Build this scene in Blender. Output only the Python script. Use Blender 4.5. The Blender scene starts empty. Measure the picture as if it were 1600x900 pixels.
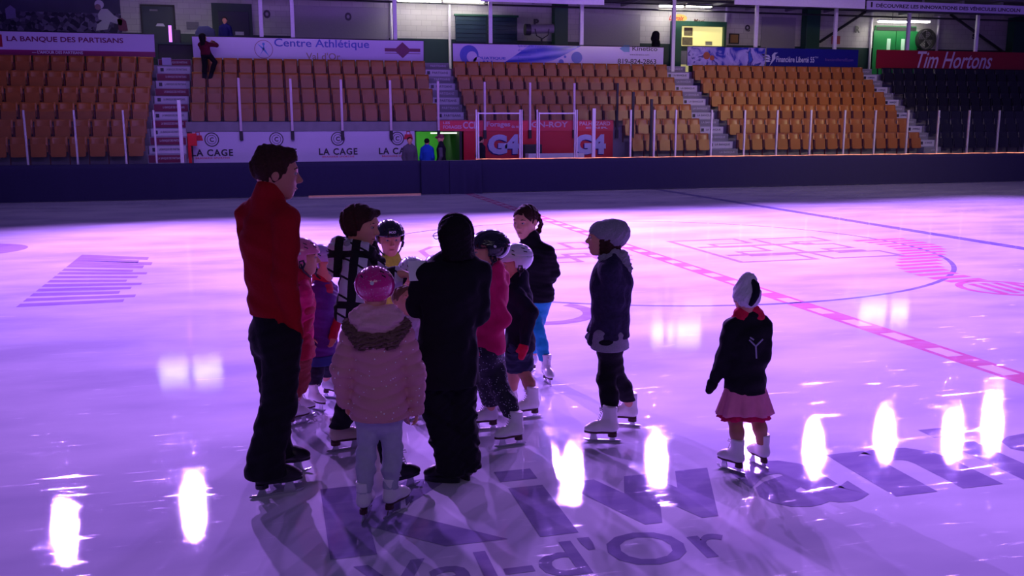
import bpy, bmesh, math, random
import numpy as np
from mathutils import Vector, Matrix
R = math.radians
random.seed(7); rng = np.random.default_rng(7)
scn = bpy.context.scene
COL = scn.collection

# ------------------------------------------------------------------ camera
FPX, PITCH, YAW, ROLL, EYE = 1432.86, 0.1745, 0.2541, 0.0031, 2.0
cam_d = bpy.data.cameras.new('camera'); cam = bpy.data.objects.new('camera', cam_d); COL.objects.link(cam)
cam_d.sensor_width = 36; cam_d.lens = FPX / 1600 * 36; cam_d.clip_end = 300
_f = Vector((math.sin(YAW) * math.cos(PITCH), math.cos(YAW) * math.cos(PITCH), -math.sin(PITCH)))
_r = Vector((math.cos(YAW), -math.sin(YAW), 0)); _u = _r.cross(_f)
_m = Matrix((_r, _u, -_f)).transposed() @ Matrix.Rotation(-ROLL, 3, 'Z')
cam.matrix_world = Matrix.Translation((0, 0, EYE)) @ _m.to_4x4()
scn.camera = cam
# ------------------------------------------------------------------ exposure, world
scn.view_settings.view_transform = 'Standard'; scn.view_settings.look = 'None'
scn.view_settings.exposure = 0.0; scn.view_settings.gamma = 1; scn.view_settings.use_curve_mapping = False
w = bpy.data.worlds.new('arena_air'); scn.world = w; w.use_nodes = True
w.node_tree.nodes['Background'].inputs[0].default_value = (0.17, 0.115, 0.55, 1)
w.node_tree.nodes['Background'].inputs[1].default_value = 0.21

VIOLET = (0.50, 0.225, 1.0)
FLOOD = 31000
def area(name, loc, target, sx, sy, power, color, spread=180):
    l = bpy.data.lights.new(name, 'AREA'); l.shape = 'RECTANGLE'; l.size = sx; l.size_y = sy
    l.energy = power; l.color = color; l.spread = R(spread)
    o = bpy.data.objects.new(name, l); COL.objects.link(o); o.location = loc
    o.rotation_euler = (Vector(target) - Vector(loc)).to_track_quat('-Z', 'Y').to_euler()
    return o
def spot(name, loc, target, power, color, ang, blend=1.0, radius=0.16):
    l = bpy.data.lights.new(name, 'SPOT'); l.energy = power; l.color = color; l.spot_size = R(ang); l.spot_blend = blend
    l.shadow_soft_size = radius
    o = bpy.data.objects.new(name, l); COL.objects.link(o); o.location = loc
    o.rotation_euler = (Vector(target) - Vector(loc)).to_track_quat('-Z', 'Y').to_euler()
    return o
# added fill lights without fixtures: seating (warm + violet), skaters, rink edge
area('fill_wash_warm', (21, 12, 7.5), (18.5, 29, 1.6), 8, 1, 80, (1.0, 0.80, 0.34), 48)  # added fill, yellows the lower right seats; no lamp stands here
area('fill_wash_violet', (8, 13, 7.8), (8, 29.5, 3.0), 26, 2, 330, (0.40, 0.19, 1.0), 110)  # added violet fill for seats and banners, no fixture behind it
area('fill_wash_front', (0, -5, 8), (1.5, 6, 0.8), 8, 2, 32, (0.95, 0.78, 1.0), 120)  # unseen fill from behind the camera, lifts the figures' near sides

area('rink_edge_fill', (10, 20, 9.5), (10, 26.5, 0), 34, 1, 260, (0.55, 0.38, 1.0), 90)  # added fill in place of lamp spill, lifts the ice by the boards

# ------------------------------------------------------------------ helpers
def srgb(r, g, b):
    f = lambda c: ((c / 255 + 0.055) / 1.055) ** 2.4 if c > 10 else c / 255 / 12.92
    return (f(r), f(g), f(b), 1)
MATS = {}
def mat(name, rgb, rough=0.6, metal=0.0, emit=None, es=0.0, var=0.10, scale=18.0, bump=0.0, spec=0.5, coat=0.0):
    if name in MATS: return MATS[name]
    m = bpy.data.materials.new(name); m.use_nodes = True; nt = m.node_tree; N = nt.nodes; L = nt.links
    b = N['Principled BSDF']
    c = rgb if len(rgb) == 4 else (*rgb, 1)
    b.inputs['Roughness'].default_value = rough; b.inputs['Metallic'].default_value = metal
    b.inputs['Specular IOR Level'].default_value = spec; b.inputs['Coat Weight'].default_value = coat
    tc = N.new('ShaderNodeTexCoord'); nz = N.new('ShaderNodeTexNoise'); nz.inputs['Scale'].default_value = scale; nz.inputs['Detail'].default_value = 3
    L.new(tc.outputs['Object'], nz.inputs['Vector'])
    mx = N.new('ShaderNodeMix'); mx.data_type = 'RGBA'
    mx.inputs[6].default_value = (c[0] * (1 - var), c[1] * (1 - var), c[2] * (1 - var), 1)
    mx.inputs[7].default_value = (min(1, c[0] * (1 + var)), min(1, c[1] * (1 + var)), min(1, c[2] * (1 + var)), 1)
    L.new(nz.outputs['Fac'], mx.inputs[0]); L.new(mx.outputs[2], b.inputs['Base Color'])
    if bump:
        bp = N.new('ShaderNodeBump'); bp.inputs['Strength'].default_value = bump; bp.inputs['Distance'].default_value = 0.01
        L.new(nz.outputs['Fac'], bp.inputs['Height']); L.new(bp.outputs[0], b.inputs['Normal'])
    if emit:
        b.inputs['Emission Color'].default_value = (*emit[:3], 1); b.inputs['Emission Strength'].default_value = es
    MATS[name] = m; return m
def newmat(name):
    m = bpy.data.materials.new(name); m.use_nodes = True; MATS[name] = m
    return m, m.node_tree.nodes, m.node_tree.links, m.node_tree.nodes['Principled BSDF']
def math_node(N, L, op, a, b=None, c=None):
    n = N.new('ShaderNodeMath'); n.operation = op
    for i, v in enumerate((a, b, c)):
        if v is None: continue
        if isinstance(v, (int, float)): n.inputs[i].default_value = v
        else: L.new(v, n.inputs[i])
    return n.outputs[0]
def mixc(N, L, fac, a, b):
    n = N.new('ShaderNodeMix'); n.data_type = 'RGBA'
    if isinstance(fac, (int, float)): n.inputs[0].default_value = fac
    else: L.new(fac, n.inputs[0])
    for i, v in ((6, a), (7, b)):
        if isinstance(v, tuple): n.inputs[i].default_value = v
        else: L.new(v, n.inputs[i])
    return n.outputs[2]

class MB:
    """collects shapes, then links them as ONE mesh object"""
    def __init__(s): s.v = []; s.f = []; s.mi = []; s.mats = []; s.cur = 0
    def use(s, m):
        if m not in s.mats: s.mats.append(m)
        s.cur = s.mats.index(m); return s
    def raw(s, v, f):
        n = len(s.v); s.v += [tuple(p) for p in v]
        for q in f: s.f.append(tuple(i + n for i in q)); s.mi.append(s.cur)
        return s
    def box(s, x0, x1, y0, y1, z0, z1):
        v = [(x, y, z) for z in (z0, z1) for y in (y0, y1) for x in (x0, x1)]
        return s.raw(v, [(0, 2, 3, 1), (4, 5, 7, 6), (0, 1, 5, 4), (2, 6, 7, 3), (0, 4, 6, 2), (1, 3, 7, 5)])
    def prism(s, pts, y0, y1, plane='XZ'):
        n = len(pts)
        a = sum(pts[i][0] * pts[(i + 1) % n][1] - pts[(i + 1) % n][0] * pts[i][1] for i in range(n))
        if a < 0: pts = pts[::-1]
        mk = {'XZ': lambda p, t: (p[0], t, p[1]), 'XY': lambda p, t: (p[0], p[1], t), 'YZ': lambda p, t: (t, p[0], p[1])}[plane]
        v = [mk(p, y0) for p in pts] + [mk(p, y1) for p in pts]
        f = [tuple(range(n)), tuple(range(2 * n - 1, n - 1, -1))] + [(i, (i + 1) % n + 0, (i + 1) % n + n, i + n)[::-1] for i in range(n)]
        if plane != 'XZ': f = [q[::-1] for q in f]
        return s.raw(v, f)
    def tube(s, pts, r, seg=8, closed=False):
        pts = [Vector(p) for p in pts]; n = len(pts); rr = r if isinstance(r, (list, tuple)) else [r] * n
        v = []; up = Vector((0, 0, 1))
        for i, p in enumerate(pts):
            a = pts[(i - 1) % n] if (closed or i > 0) else p; b = pts[(i + 1) % n] if (closed or i < n - 1) else p
            t = (b - a).normalized()
            x = t.cross(up)
            if x.length < 1e-3: x = t.cross(Vector((1, 0, 0)))
            x.normalize(); y = x.cross(t)
            for k in range(seg):
                q = 2 * math.pi * k / seg; v.append(tuple(p + (x * math.cos(q) + y * math.sin(q)) * rr[i]))
        f = []
        m = n if closed else n - 1
        for i in range(m):
            j = (i + 1) % n
            for k in range(seg):
                f.append((i * seg + k, j * seg + k, j * seg + (k + 1) % seg, i * seg + (k + 1) % seg))
        if not closed:
            f.append(tuple(range(seg))); f.append(tuple(range((n - 1) * seg, n * seg))[::-1])
        return s.raw(v, f)
    def disc(s, c, r, t, seg=32, axis='Y', r2=None):
        """a disc or ring of thickness t"""
        v = []; f = []
        def P(a, q, h):
            u, w_ = a * math.cos(q), a * math.sin(q)
            return {'Y': (c[0] + u, c[1] + h, c[2] + w_), 'Z': (c[0] + u, c[1] + w_, c[2] + h), 'X': (c[0] + h, c[1] + u, c[2] + w_)}[axis]
        ri = r2 if r2 else 0.0
        for k in range(seg):
            q = 2 * math.pi * k / seg
            v += [P(r, q, -t / 2), P(r, q, t / 2), P(ri, q, -t / 2), P(ri, q, t / 2)]
        for k in range(seg):
            a = 4 * k; b = 4 * ((k + 1) % seg)
            f += [(a, b, b + 1, a + 1), (a, a + 2, b + 2, b), (a + 1, b + 1, b + 3, a + 3)]
            if r2: f.append((a + 2, a + 3, b + 3, b + 2))
        return s.raw(v, f)
    def build(s, name, m=None, parent=None, smooth=False, bevel=0):
        me = bpy.data.meshes.new(name); me.from_pydata(s.v, [], s.f)
        if m is not None: me.materials.append(m)
        else:
            for q in s.mats: me.materials.append(q)
            me.polygons.foreach_set('material_index', s.mi)
        if smooth: me.polygons.foreach_set('use_smooth', [True] * len(me.polygons))
        me.update()
        o = bpy.data.objects.new(name, me); COL.objects.link(o)
        if parent is not None: o.parent = parent
        if bevel:
            b = o.modifiers.new('bevel', 'BEVEL'); b.width = bevel; b.segments = 2; b.limit_method = 'ANGLE'
        return o
def tag(o, label=None, cat=None, group=None, kind=None):
    if label: o['label'] = label
    if cat: o['category'] = cat
    if group: o['group'] = group
    if kind: o['kind'] = kind
    return o
def empty(name, loc, rz=0, label=None, cat=None, group=None):
    o = bpy.data.objects.new(name, None); COL.objects.link(o); o.location = loc; o.rotation_euler = (0, 0, rz)
    o.empty_display_size = 0.2
    return tag(o, label, cat, group)
def struct(o): o['kind'] = 'structure'; return o
def copy_tree(o, parent=None):
    c = o.copy(); COL.objects.link(c); c.parent = parent
    for ch in [q for q in o.children]: copy_tree(ch, c)
    return c
_txt = {}
def text_geo(body, bold=0.0, shear=0.0, spacing=1.0):
    key = (body, bold, shear, spacing)
    if key in _txt: return _txt[key]
    cu = bpy.data.curves.new('tmp_lettering', 'FONT'); cu.body = body; cu.size = 1; cu.offset = bold; cu.shear = shear
    cu.space_character = spacing; cu.resolution_u = 3
    ob = bpy.data.objects.new('tmp_lettering', cu); COL.objects.link(ob)
    dg = bpy.context.evaluated_depsgraph_get(); dg.update()
    me = bpy.data.meshes.new_from_object(ob.evaluated_get(dg))
    v = [tuple(p.co[:2]) for p in me.vertices]; f = [tuple(p.vertices) for p in me.polygons]
    bpy.data.objects.remove(ob); bpy.data.curves.remove(cu); bpy.data.meshes.remove(me)
    xs = [p[0] for p in v]; ys = [p[1] for p in v]
    x0, x1, y0, y1 = min(xs), max(xs), min(ys), max(ys)
    out = ([((x - x0) / (x1 - x0), (y - y0) / (y1 - y0)) for x, y in v], f)
    _txt[key] = out; return out
def text_on(mb, body, fn, bold=0.0, shear=0.0, spacing=1.0):
    """fn maps (u,v) in the unit box of the lettering to a 3-D point"""
    v, f = text_geo(body, bold, shear, spacing)
    mb.raw([fn(a, b) for a, b in v], f)
def text_wall(mb, body, x0, x1, z0, z1, y, bold=0.0, shear=0.0, spacing=1.0):
    text_on(mb, body, lambda u, v: (x0 + u * (x1 - x0), y, z0 + v * (z1 - z0)), bold, shear, spacing)
# camera model (for measuring where things of the photograph stand in the place)
def ray(px, py):
    u = (px - 800) / FPX; v = (py - 450) / FPX
    c, s = math.cos(ROLL), math.sin(ROLL); u, v = c * u - s * v, s * u + c * v
    rf = math.cos(PITCH) - v * math.sin(PITCH); rz = -math.sin(PITCH) - v * math.cos(PITCH)
    return Vector((math.cos(YAW) * u + math.sin(YAW) * rf, -math.sin(YAW) * u + math.cos(YAW) * rf, rz))
def on_ground(px, py, z=0.0):
    d = ray(px, py); t = (z - EYE) / d.z; return Vector((d.x * t, d.y * t, z))
def on_wall(px, py, Y):
    d = ray(px, py); t = Y / d.y; return (d.x * t, EYE + d.z * t)

# ------------------------------------------------------------------ materials
M = {}
M['board'] = mat('navy_curtain', srgb(30, 24, 70), 0.85, var=0.15, bump=0.2)
M['alu'] = mat('aluminium', (0.70, 0.68, 0.74), 0.35, 0.6)
M['steel'] = mat('skate_steel', (0.62, 0.62, 0.66), 0.22, 0.9)
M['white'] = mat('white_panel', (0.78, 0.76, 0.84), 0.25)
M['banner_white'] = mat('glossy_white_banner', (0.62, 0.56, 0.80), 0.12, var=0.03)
M['purple_ink'] = mat('maroon_ink', srgb(110, 20, 80), 0.4)
M['seat_y'] = mat('yellow_seat_plastic', srgb(166, 97, 36), 0.32, var=0.10, scale=3)
M['seat_b'] = mat('black_seat_plastic', srgb(22, 20, 34), 0.30, var=0.10)
M['bracket'] = mat('maroon_bracket', srgb(96, 34, 34), 0.6)
M['concrete'] = mat('grey_concrete', (0.23, 0.22, 0.27), 0.8, var=0.2, scale=4)
M['tread'] = mat('stair_tread', (0.33, 0.32, 0.42), 0.7, var=0.15)
M['strip'] = mat('stair_strip', (0.55, 0.52, 0.66), 0.5)
M['maroon'] = mat('maroon_riser', srgb(120, 30, 70), 0.5)
M['green'] = mat('green_paint', srgb(20, 78, 62), 0.5)
M['greend'] = mat('dark_green_paint', srgb(14, 50, 48), 0.5)
M['door_green'] = mat('bright_green_door', srgb(16, 120, 62), 0.45)
M['dark'] = mat('dark_paint', (0.02, 0.02, 0.03), 0.6)
M['black'] = mat('black_plastic', (0.012, 0.012, 0.018), 0.45)
M['red'] = mat('red_panel', srgb(196, 24, 50), 0.4)
M['redl'] = mat('light_red_panel', srgb(214, 50, 80), 0.4)
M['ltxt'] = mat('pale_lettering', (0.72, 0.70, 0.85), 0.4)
M['dtxt'] = mat('dark_lettering', (0.03, 0.025, 0.05), 0.4)
M['navy'] = mat('navy_banner', srgb(24, 26, 120), 0.18)
M['blue_ink'] = mat('blue_ink', srgb(60, 80, 190), 0.3)
M['sky_ink'] = mat('sky_blue_ink', srgb(80, 150, 220), 0.3)
M['red_banner'] = mat('red_banner', srgb(150, 18, 40), 0.3)
M['paper'] = mat('white_paper', (0.80, 0.82, 0.84), 0.7)
M['wood'] = mat('noticeboard', srgb(150, 110, 70), 0.7)

def glass_mat(name, tint=(0.93, 0.94, 0.95), fac=0.03, rough=0.03):
    m = bpy.data.materials.new(name); m.use_nodes = True; N = m.node_tree.nodes; L = m.node_tree.links
    for n in list(N): N.remove(n)
    o = N.new('ShaderNodeOutputMaterial'); mx = N.new('ShaderNodeMixShader'); t = N.new('ShaderNodeBsdfTransparent'); g = N.new('ShaderNodeBsdfGlossy')
    t.inputs[0].default_value = (*tint, 1); g.inputs['Roughness'].default_value = rough; g.inputs[0].default_value = (0.9, 0.9, 1, 1)
    mx.inputs[0].default_value = fac
    L.new(t.outputs[0], mx.inputs[1]); L.new(g.outputs[0], mx.inputs[2]); L.new(mx.outputs[0], o.inputs[0])
    MATS[name] = m; return m
M['glass'] = glass_mat('rink_glass')
M['visor'] = glass_mat('spectacle_glass', fac=0.2)

def ice_material(name, ink=None, amount=0.0):
    m, N, L, b = newmat(name)
    tc = N.new('ShaderNodeTexCoord')
    def noise(scale, detail=4, sx=1, sy=1, rot=0.0, rough=0.5, dist=0.0):
        mp = N.new('ShaderNodeMapping'); mp.inputs['Scale'].default_value = (sx, sy, 1); mp.inputs['Rotation'].default_value = (0, 0, rot)
        L.new(tc.outputs['Object'], mp.inputs[0])
        n = N.new('ShaderNodeTexNoise'); n.inputs['Scale'].default_value = scale; n.inputs['Detail'].default_value = detail; n.inputs['Roughness'].default_value = rough
        n.inputs['Distortion'].default_value = dist
        L.new(mp.outputs[0], n.inputs['Vector']); return n.outputs['Fac']
    def ramp(f, a, b_, c0=0.0, c1=1.0):
        r = N.new('ShaderNodeMapRange'); r.inputs[1].default_value = a; r.inputs[2].default_value = b_; r.inputs[3].default_value = c0; r.inputs[4].default_value = c1
        L.new(f, r.inputs[0]); return r.outputs[0]
    big = noise(0.5, 5, 1, 2.2, 0.25)                     # long resurfacing passes
    scr = noise(5, 6, 0.35, 3.5, 0.5, 0.7, 0.6)          # skate-worn streaks
    scr2 = noise(7, 6, 0.3, 4.5, -0.7, 0.7, 0.5)
    snow = math_node(N, L, 'MAXIMUM', ramp(scr, 0.62, 0.74), ramp(scr2, 0.64, 0.76))
    base = mixc(N, L, ramp(big, 0.35, 0.65), (0.50, 0.48, 0.62, 1), (0.72, 0.70, 0.80, 1))
    base = mixc(N, L, math_node(N, L, 'MULTIPLY', snow, 0.85), base, (0.94, 0.90, 0.97, 1))
    if ink:
        f = math_node(N, L, 'MULTIPLY', ramp(noise(3.0, 4, 1, 3), 0.25, 0.6, 0.75, 1.0), amount)
        base = mixc(N, L, f, base, (*ink[:3], 1))
    L.new(base, b.inputs['Base Color'])
    ro = ramp(noise(2.2, 5, 1, 2, 0.3), 0.3, 0.7, 0.010, 0.028)
    ro2 = math_node(N, L, 'ADD', ro, math_node(N, L, 'MULTIPLY', snow, 0.25))
    L.new(ro2, b.inputs['Roughness'])
    b.inputs['IOR'].default_value = 1.33; b.inputs['Specular IOR Level'].default_value = 0.62
    bp = N.new('ShaderNodeBump'); bp.inputs['Strength'].default_value = 0.085; bp.inputs['Distance'].default_value = 0.0025
    hh = math_node(N, L, 'ADD', noise(30, 5, 1, 1.6, 0.3, 0.65), math_node(N, L, 'MULTIPLY', snow, 0.6))
    L.new(hh, bp.inputs['Height']); L.new(bp.outputs[0], b.inputs['Normal'])
    return m
M['ice'] = ice_material('rink_ice')
M['ink_grey'] = ice_material('ice_grey_print', (0.16, 0.11, 0.32), 0.78)
M['ink_red'] = ice_material('ice_red_print', (0.66, 0.07, 0.24), 0.78)
M['ink_redwhite'] = ice_material('ice_pale_dash', (0.86, 0.72, 0.86), 0.7)
M['ink_blue'] = ice_material('ice_blue_print', (0.12, 0.08, 0.36), 0.8)
M['ink_violet'] = ice_material('ice_violet_print', (0.26, 0.10, 0.46), 0.72)
M['ink_circle'] = ice_material('ice_circle_print', (0.16, 0.11, 0.45), 0.85)
# ================================================================== THE PLACE
YB = 27.37                                  # rink face of the far boards
# ---- ice
ice = struct(MB().box(-30, 60, -2.5, YB, -0.10, 0.0).build('floor', M['ice']))
def ink(name, mb, m, kids=[0]):
    kids[0] += 1
    o = mb.build(name, m, ice); return o
def quad_g(mb, pts, z):
    mb.raw([(p[0], p[1], z) for p in pts], [tuple(range(len(pts)))])
Z1 = 0.0005
mb = MB(); quad_g(mb, [(5.60, -2), (5.88, -2), (5.88, YB), (5.60, YB)], Z1); ink('centre_line', mb, M['ink_red'])
mb = MB()
for k in range(0, 42):
    y = 0.2 + k * 0.64
    quad_g(mb, [(5.66, y), (5.82, y), (5.82, y + 0.30), (5.66, y + 0.30)], Z1 + 0.0003)
ink('line_dashes', mb, M['ink_redwhite'])
mb = MB(); quad_g(mb, [(11.74, -2), (12.02, -2), (12.02, YB), (11.74, YB)], Z1); ink('blue_line', mb, M['ink_blue'])
def arc_g(mb, cx, cy, r, w_, a0, a1, n, z):
    v = []; 
    for i in range(n + 1):
        a = a0 + (a1 - a0) * i / n
        for q in (r - w_ / 2, r + w_ / 2): v.append((cx + q * math.cos(a), cy + q * math.sin(a), z))
    mb.raw(v, [(2 * i, 2 * i + 1, 2 * i + 3, 2 * i + 2) for i in range(n)])
mb = MB(); arc_g(mb, 5.68, 13.86, 4.70, 0.07, 0, 2 * math.pi, 120, Z1 + 0.0003); ink('centre_circle', mb, M['ink_circle'])
# lettering under the ice: each letter measured where it lies
def g_letters(body, x0, x1, y0, y1, mb, bold=0.02, slant=0.0, z=Z1 + 0.0004):
    text_on(mb, body, lambda u, v: (x0 + u * (x1 - x0) + slant * v, y0 + v * (y1 - y0), z), bold)
mb = MB()
for ch, x0, x1, y0, y1 in (('K', 0.18, 1.04, 4.10, 4.98), ('\u0131', 1.20, 1.40, 4.08, 4.72), ('w', 1.50, 2.42, 4.08, 4.72), ('a', 2.50, 3.10, 4.06, 4.74),
                           ('n', 3.22, 3.92, 4.06, 4.74), ('\u0131', 4.08, 4.28, 4.06, 4.70), ('s', 4.40, 5.0, 4.05, 4.74)):
    g_letters(ch, x0, x1, y0, y1, mb, 0.045)
quad_g(mb, [(1.18, 4.82), (1.40, 4.82), (1.40, 4.98), (1.18, 4.98)], Z1 + 0.0004)
quad_g(mb, [(4.08, 4.82), (4.30, 4.82), (4.30, 4.98), (4.08, 4.98)], Z1 + 0.0004)
ink('large_ice_lettering', mb, M['ink_grey'])
mb = MB(); g_letters("Val-d'Or", 0.28, 2.08, 3.66, 4.02, mb, 0.015); ink('small_ice_lettering', mb, M['ink_grey'])
# striped wedge logo, left
mb = MB()
g = [on_ground(25, 480), on_ground(192, 472), on_ground(232, 402), on_ground(128, 398)]
for i in range(13):
    t0 = i / 13; t1 = (i + (0.62 if i < 9 else 1.0)) / 13
    a = g[0].lerp(g[3], t0); b_ = g[1].lerp(g[2], t0); c = g[1].lerp(g[2], t1); d = g[0].lerp(g[3], t1)
    k = 0.12 * math.sin(i * 2.1)
    quad_g(mb, [a, b_ + Vector((k, 0, 0)), c + Vector((k, 0, 0)), d], Z1 + 0.0004)
ink('striped_ice_logo', mb, M['ink_violet'])
mb = MB(); arc_g(mb, -4.9, 16.9, 0.62, 0.45, -1.8, 1.8, 20, Z1 + 0.0004); ink('round_ice_logo', mb, M['ink_violet'])
# block letters of the centre logo
mb = MB()
def block(mb, pts, wd):
    for a, b_ in zip(pts, pts[1:]):
        a = Vector(a); b_ = Vector(b_); d = (b_ - a).normalized(); n = Vector((-d.y, d.x)) * wd / 2; e = d * wd / 2
        quad_g(mb, [a - n - e, b_ - n + e, b_ + n + e, a + n - e], Z1 + 0.0004 + random.random() * 0.0002)
def outline_letter(ch, x, y, w_, h_, wd):
    E_ = [[(0, 0), (0, 1), (1, 1), (1, .78), (.4, .78), (.4, .62), (.85, .62), (.85, .40), (.4, .40), (.4, .22), (1, .22), (1, 0), (0, 0)]]
    H_ = [[(0, 0), (0, 1), (.35, 1), (.35, .62), (.65, .62), (.65, 1), (1, 1), (1, 0), (.65, 0), (.65, .38), (.35, .38), (.35, 0), (0, 0)]]
    O_ = [[(0, .2), (0, .8), (.2, 1), (.8, 1), (1, .8), (1, .2), (.8, 0), (.2, 0), (0, .2)], [(.35, .3), (.35, .7), (.65, .7), (.65, .3), (.35, .3)]]
    for pl in {'E': E_, 'H': H_, 'O': O_}[ch]:
        block(mb, [(x + p[0] * w_, y + p[1] * h_) for p in pl], wd)
outline_letter('E', 6.7, 12.2, 1.25, 2.6, 0.10); outline_letter('E', 8.25, 12.2, 1.2, 2.5, 0.10)
outline_letter('H', 4.0, 12.9, 1.2, 2.2, 0.10); outline_letter('O', 2.3, 12.9, 1.2, 2.3, 0.10)
block(mb, [(3.9, 13.4), (5.3, 13.4)], 0.22); block(mb, [(3.95, 14.3), (5.4, 14.3)], 0.18)
block(mb, [(6.9, 12.9), (9.2, 12.9)], 0.16); block(mb, [(6.9, 13.9), (8.9, 13.9)], 0.16)
ink('block_letter_logo', mb, M['ink_violet'])
mb = MB(); arc_g(mb, 2.75, 9.4, 0.55, 0.16, -2.6, 0.7, 20, Z1 + 0.0004); arc_g(mb, 2.1, 9.7, 0.6, 0.12, -2.3, 0.2, 20, Z1 + 0.0006); ink('script_ice_logo', mb, M['ink_violet'])
mb = MB()
for i in range(16):
    x_ = 10.35 - .09 * i + .35 * math.sin(i * .4); y_ = 13.9 - .27 * i
    quad_g(mb, [(x_ - .5, y_), (x_ + .55 - .03 * i, y_ + .05), (x_ + .55 - .03 * i, y_ + .20), (x_ - .5, y_ + .15)], Z1 + 0.0004)
ink('red_stripe_logo', mb, M['ink_red'])
mb = MB(); arc_g(mb, 8.75, 9.35, 0.50, 0.09, 0, 6.28, 30, Z1 + 0.0004)
for i in range(4): quad_g(mb, [(8.42 + .18 * i, 9.0), (8.52 + .18 * i, 9.0), (8.62 + .18 * i, 9.7), (8.52 + .18 * i, 9.7)], Z1 + 0.0006)
ink('oval_ice_logo', mb, M['ink_red'])

# ---- boards under a navy cover
def drape(name, x0, x1, y, z0, z1, amp, n, m, parent, thick=0.05, ph=0.0):
    v = []; f = []; nz = 7
    for i in range(n + 1):
        x = x0 + (x1 - x0) * i / n
        for j in range(nz + 1):
            t = j / nz
            a = amp * (1 - 0.75 * t)
            dy = a * (math.sin(x * 3.1 + ph) * .5 + math.sin(x * 7.7 + ph * 2) * .35 + math.sin(x * 17 + 1) * .15)
            v.append((x, y - abs(dy) - 0.001, z0 + (z1 - z0) * t))
    k = nz + 1
    f += [(i * k + j, (i + 1) * k + j, (i + 1) * k + j + 1, i * k + j + 1) for i in range(n) for j in range(nz)]
    off = len(v)
    v += [(p[0], y + thick, p[2]) for p in v[:]]
    f += [tuple(q + off for q in (i * k + j, i * k + j + 1, (i + 1) * k + j + 1, (i + 1) * k + j)) for i in range(n) for j in range(nz)]
    f += [(i * k + nz, (i + 1) * k + nz, (i + 1) * k + nz + off, i * k + nz + off) for i in range(n)]
    f += [(j, j + 1, j + 1 + off, j + off) for j in range(nz)] + [(n * k + j, n * k + j + off, n * k + j + 1 + off, n * k + j + 1) for j in range(nz)]
    return MB().raw(v, f).build(name, m, parent, smooth=True)
bw = MB().box(-16, 40, YB + 0.05, YB + 0.17, 0, 0.995).build('boards', M['white'])
tag(bw, 'long white dasher boards closing the far side of the ice', 'rink boards')
tag(drape('cover_cloth', -16, 4.34, YB, 0.02, 1.01, 0.04, 160, M['board'], None), 'dark navy cloth hung over the boards left of the gate', 'cloth')
tag(drape('cover_cloth', 6.05, 40, YB, 0.02, 1.01, 0.04, 220, M['board'], None, ph=2), 'dark navy cloth hung over the boards right of the gate', 'cloth')
tag(drape('gate_drape', 4.3, 5.15, YB - 0.10, 0.01, 1.0, 0.10, 40, M['board'], None, ph=1), 'loose dark drape over the left half of the rink gate', 'cloth')
tag(drape('gate_drape', 5.15, 6.12, YB - 0.14, 0.0, 1.0, 0.16, 50, M['board'], None, ph=4), 'loose bunched dark drape over the right half of the rink gate', 'cloth')
kp = MB().box(1.0, 4.28, YB - 0.10, YB - 0.052, 0.002, 0.035)
tag(kp.build('kick_strip', mat('tan_glow_kick_strip', srgb(235, 180, 140), .5)), 'pale tan strip along the foot of the navy boards left of the gate', 'kick strip')  # rope-light glow at the boards' foot is put into this tan colour
# glowing rope light
rl, N, L, b = newmat('rope_light_glow')
b.inputs['Base Color'].default_value = (0.9, 0.4, 0.25, 1)
tcn = N.new('ShaderNodeTexCoord'); nzn = N.new('ShaderNodeTexNoise'); nzn.inputs['Scale'].default_value = 3.0; nzn.inputs['Detail'].default_value = 4
L.new(tcn.outputs['Object'], nzn.inputs['Vector'])
b.inputs['Emission Color'].default_value = (1.0, 0.30, 0.16, 1)
rr_ = N.new('ShaderNodeMapRange'); rr_.inputs[1].default_value = .35; rr_.inputs[2].default_value = .75; rr_.inputs[3].default_value = 0.25; rr_.inputs[4].default_value = 2.2
L.new(nzn.outputs['Fac'], rr_.inputs[0]); L.new(rr_.outputs[0], b.inputs['Emission Strength'])
pts = [(6.0 + i * 0.18, YB + 0.01 + 0.008 * math.sin(i * 1.3), 1.024 + 0.005 * math.sin(i * 0.9)) for i in range(180)]
tag(MB().tube(pts, 0.011, 5).build('rope_light', rl), 'thin orange glowing rope light along the top of the far boards', 'rope light')

# ---- glass on the boards: one shield per bay between slim posts
def post(mb, x, y, z0, z1, w_=0.05): mb.box(x - w_ / 2, x + w_ / 2, y - 0.03, y + 0.03, z0, z1)
def ordinal(n): return ['first', 'second', 'third', 'fourth', 'fifth', 'sixth', 'seventh', 'eighth', 'ninth', 'tenth', 'eleventh', 'twelfth', 'thirteenth', 'fourteenth', 'fifteenth', 'sixteenth', 'seventeenth', 'eighteenth'][n - 1]
lp = [-8.85, -7.6, -6.36, -5.12, -3.88, -3.09]
def shield(x0, x1, z1, label, w_=.05, lead=False):
    e = empty('glass_shield', ((x0 + x1) / 2, YB + .11, 1.0), 0, label, 'glass shield'); h_ = (x1 - x0) / 2
    MB().box(-h_ + .03, h_ - .03, -.006, .006, 0, z1 - 1.03).build('pane', M['glass'], e)
    MB().box(h_ - w_ / 2, h_ + w_ / 2, -.03, .03, 0, z1 - 1).build('post', M['alu'], e, bevel=.006)
    if lead: MB().box(-h_ - .055, -h_ + .055, -.03, .03, 0, z1 - .96).build('end_post', M['alu'], e, bevel=.006)
    return e
for i in range(1, 5):
    shield(lp[i], lp[i + 1], 2.47, ('clear glass shield at the left picture edge with its slim post', 'second clear glass shield from the left picture edge', 'third clear glass shield from the left picture edge', 'narrow clear glass shield ending beside the maroon stairs')[i - 1])
mb = MB(); post(mb, -2.42, YB + .2, 1.0, 2.75, 0.10)
tag(mb.build('gate_post', M['alu'], bevel=.006), 'thick pale gate post right of the maroon and white stairs', 'post')
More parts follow.
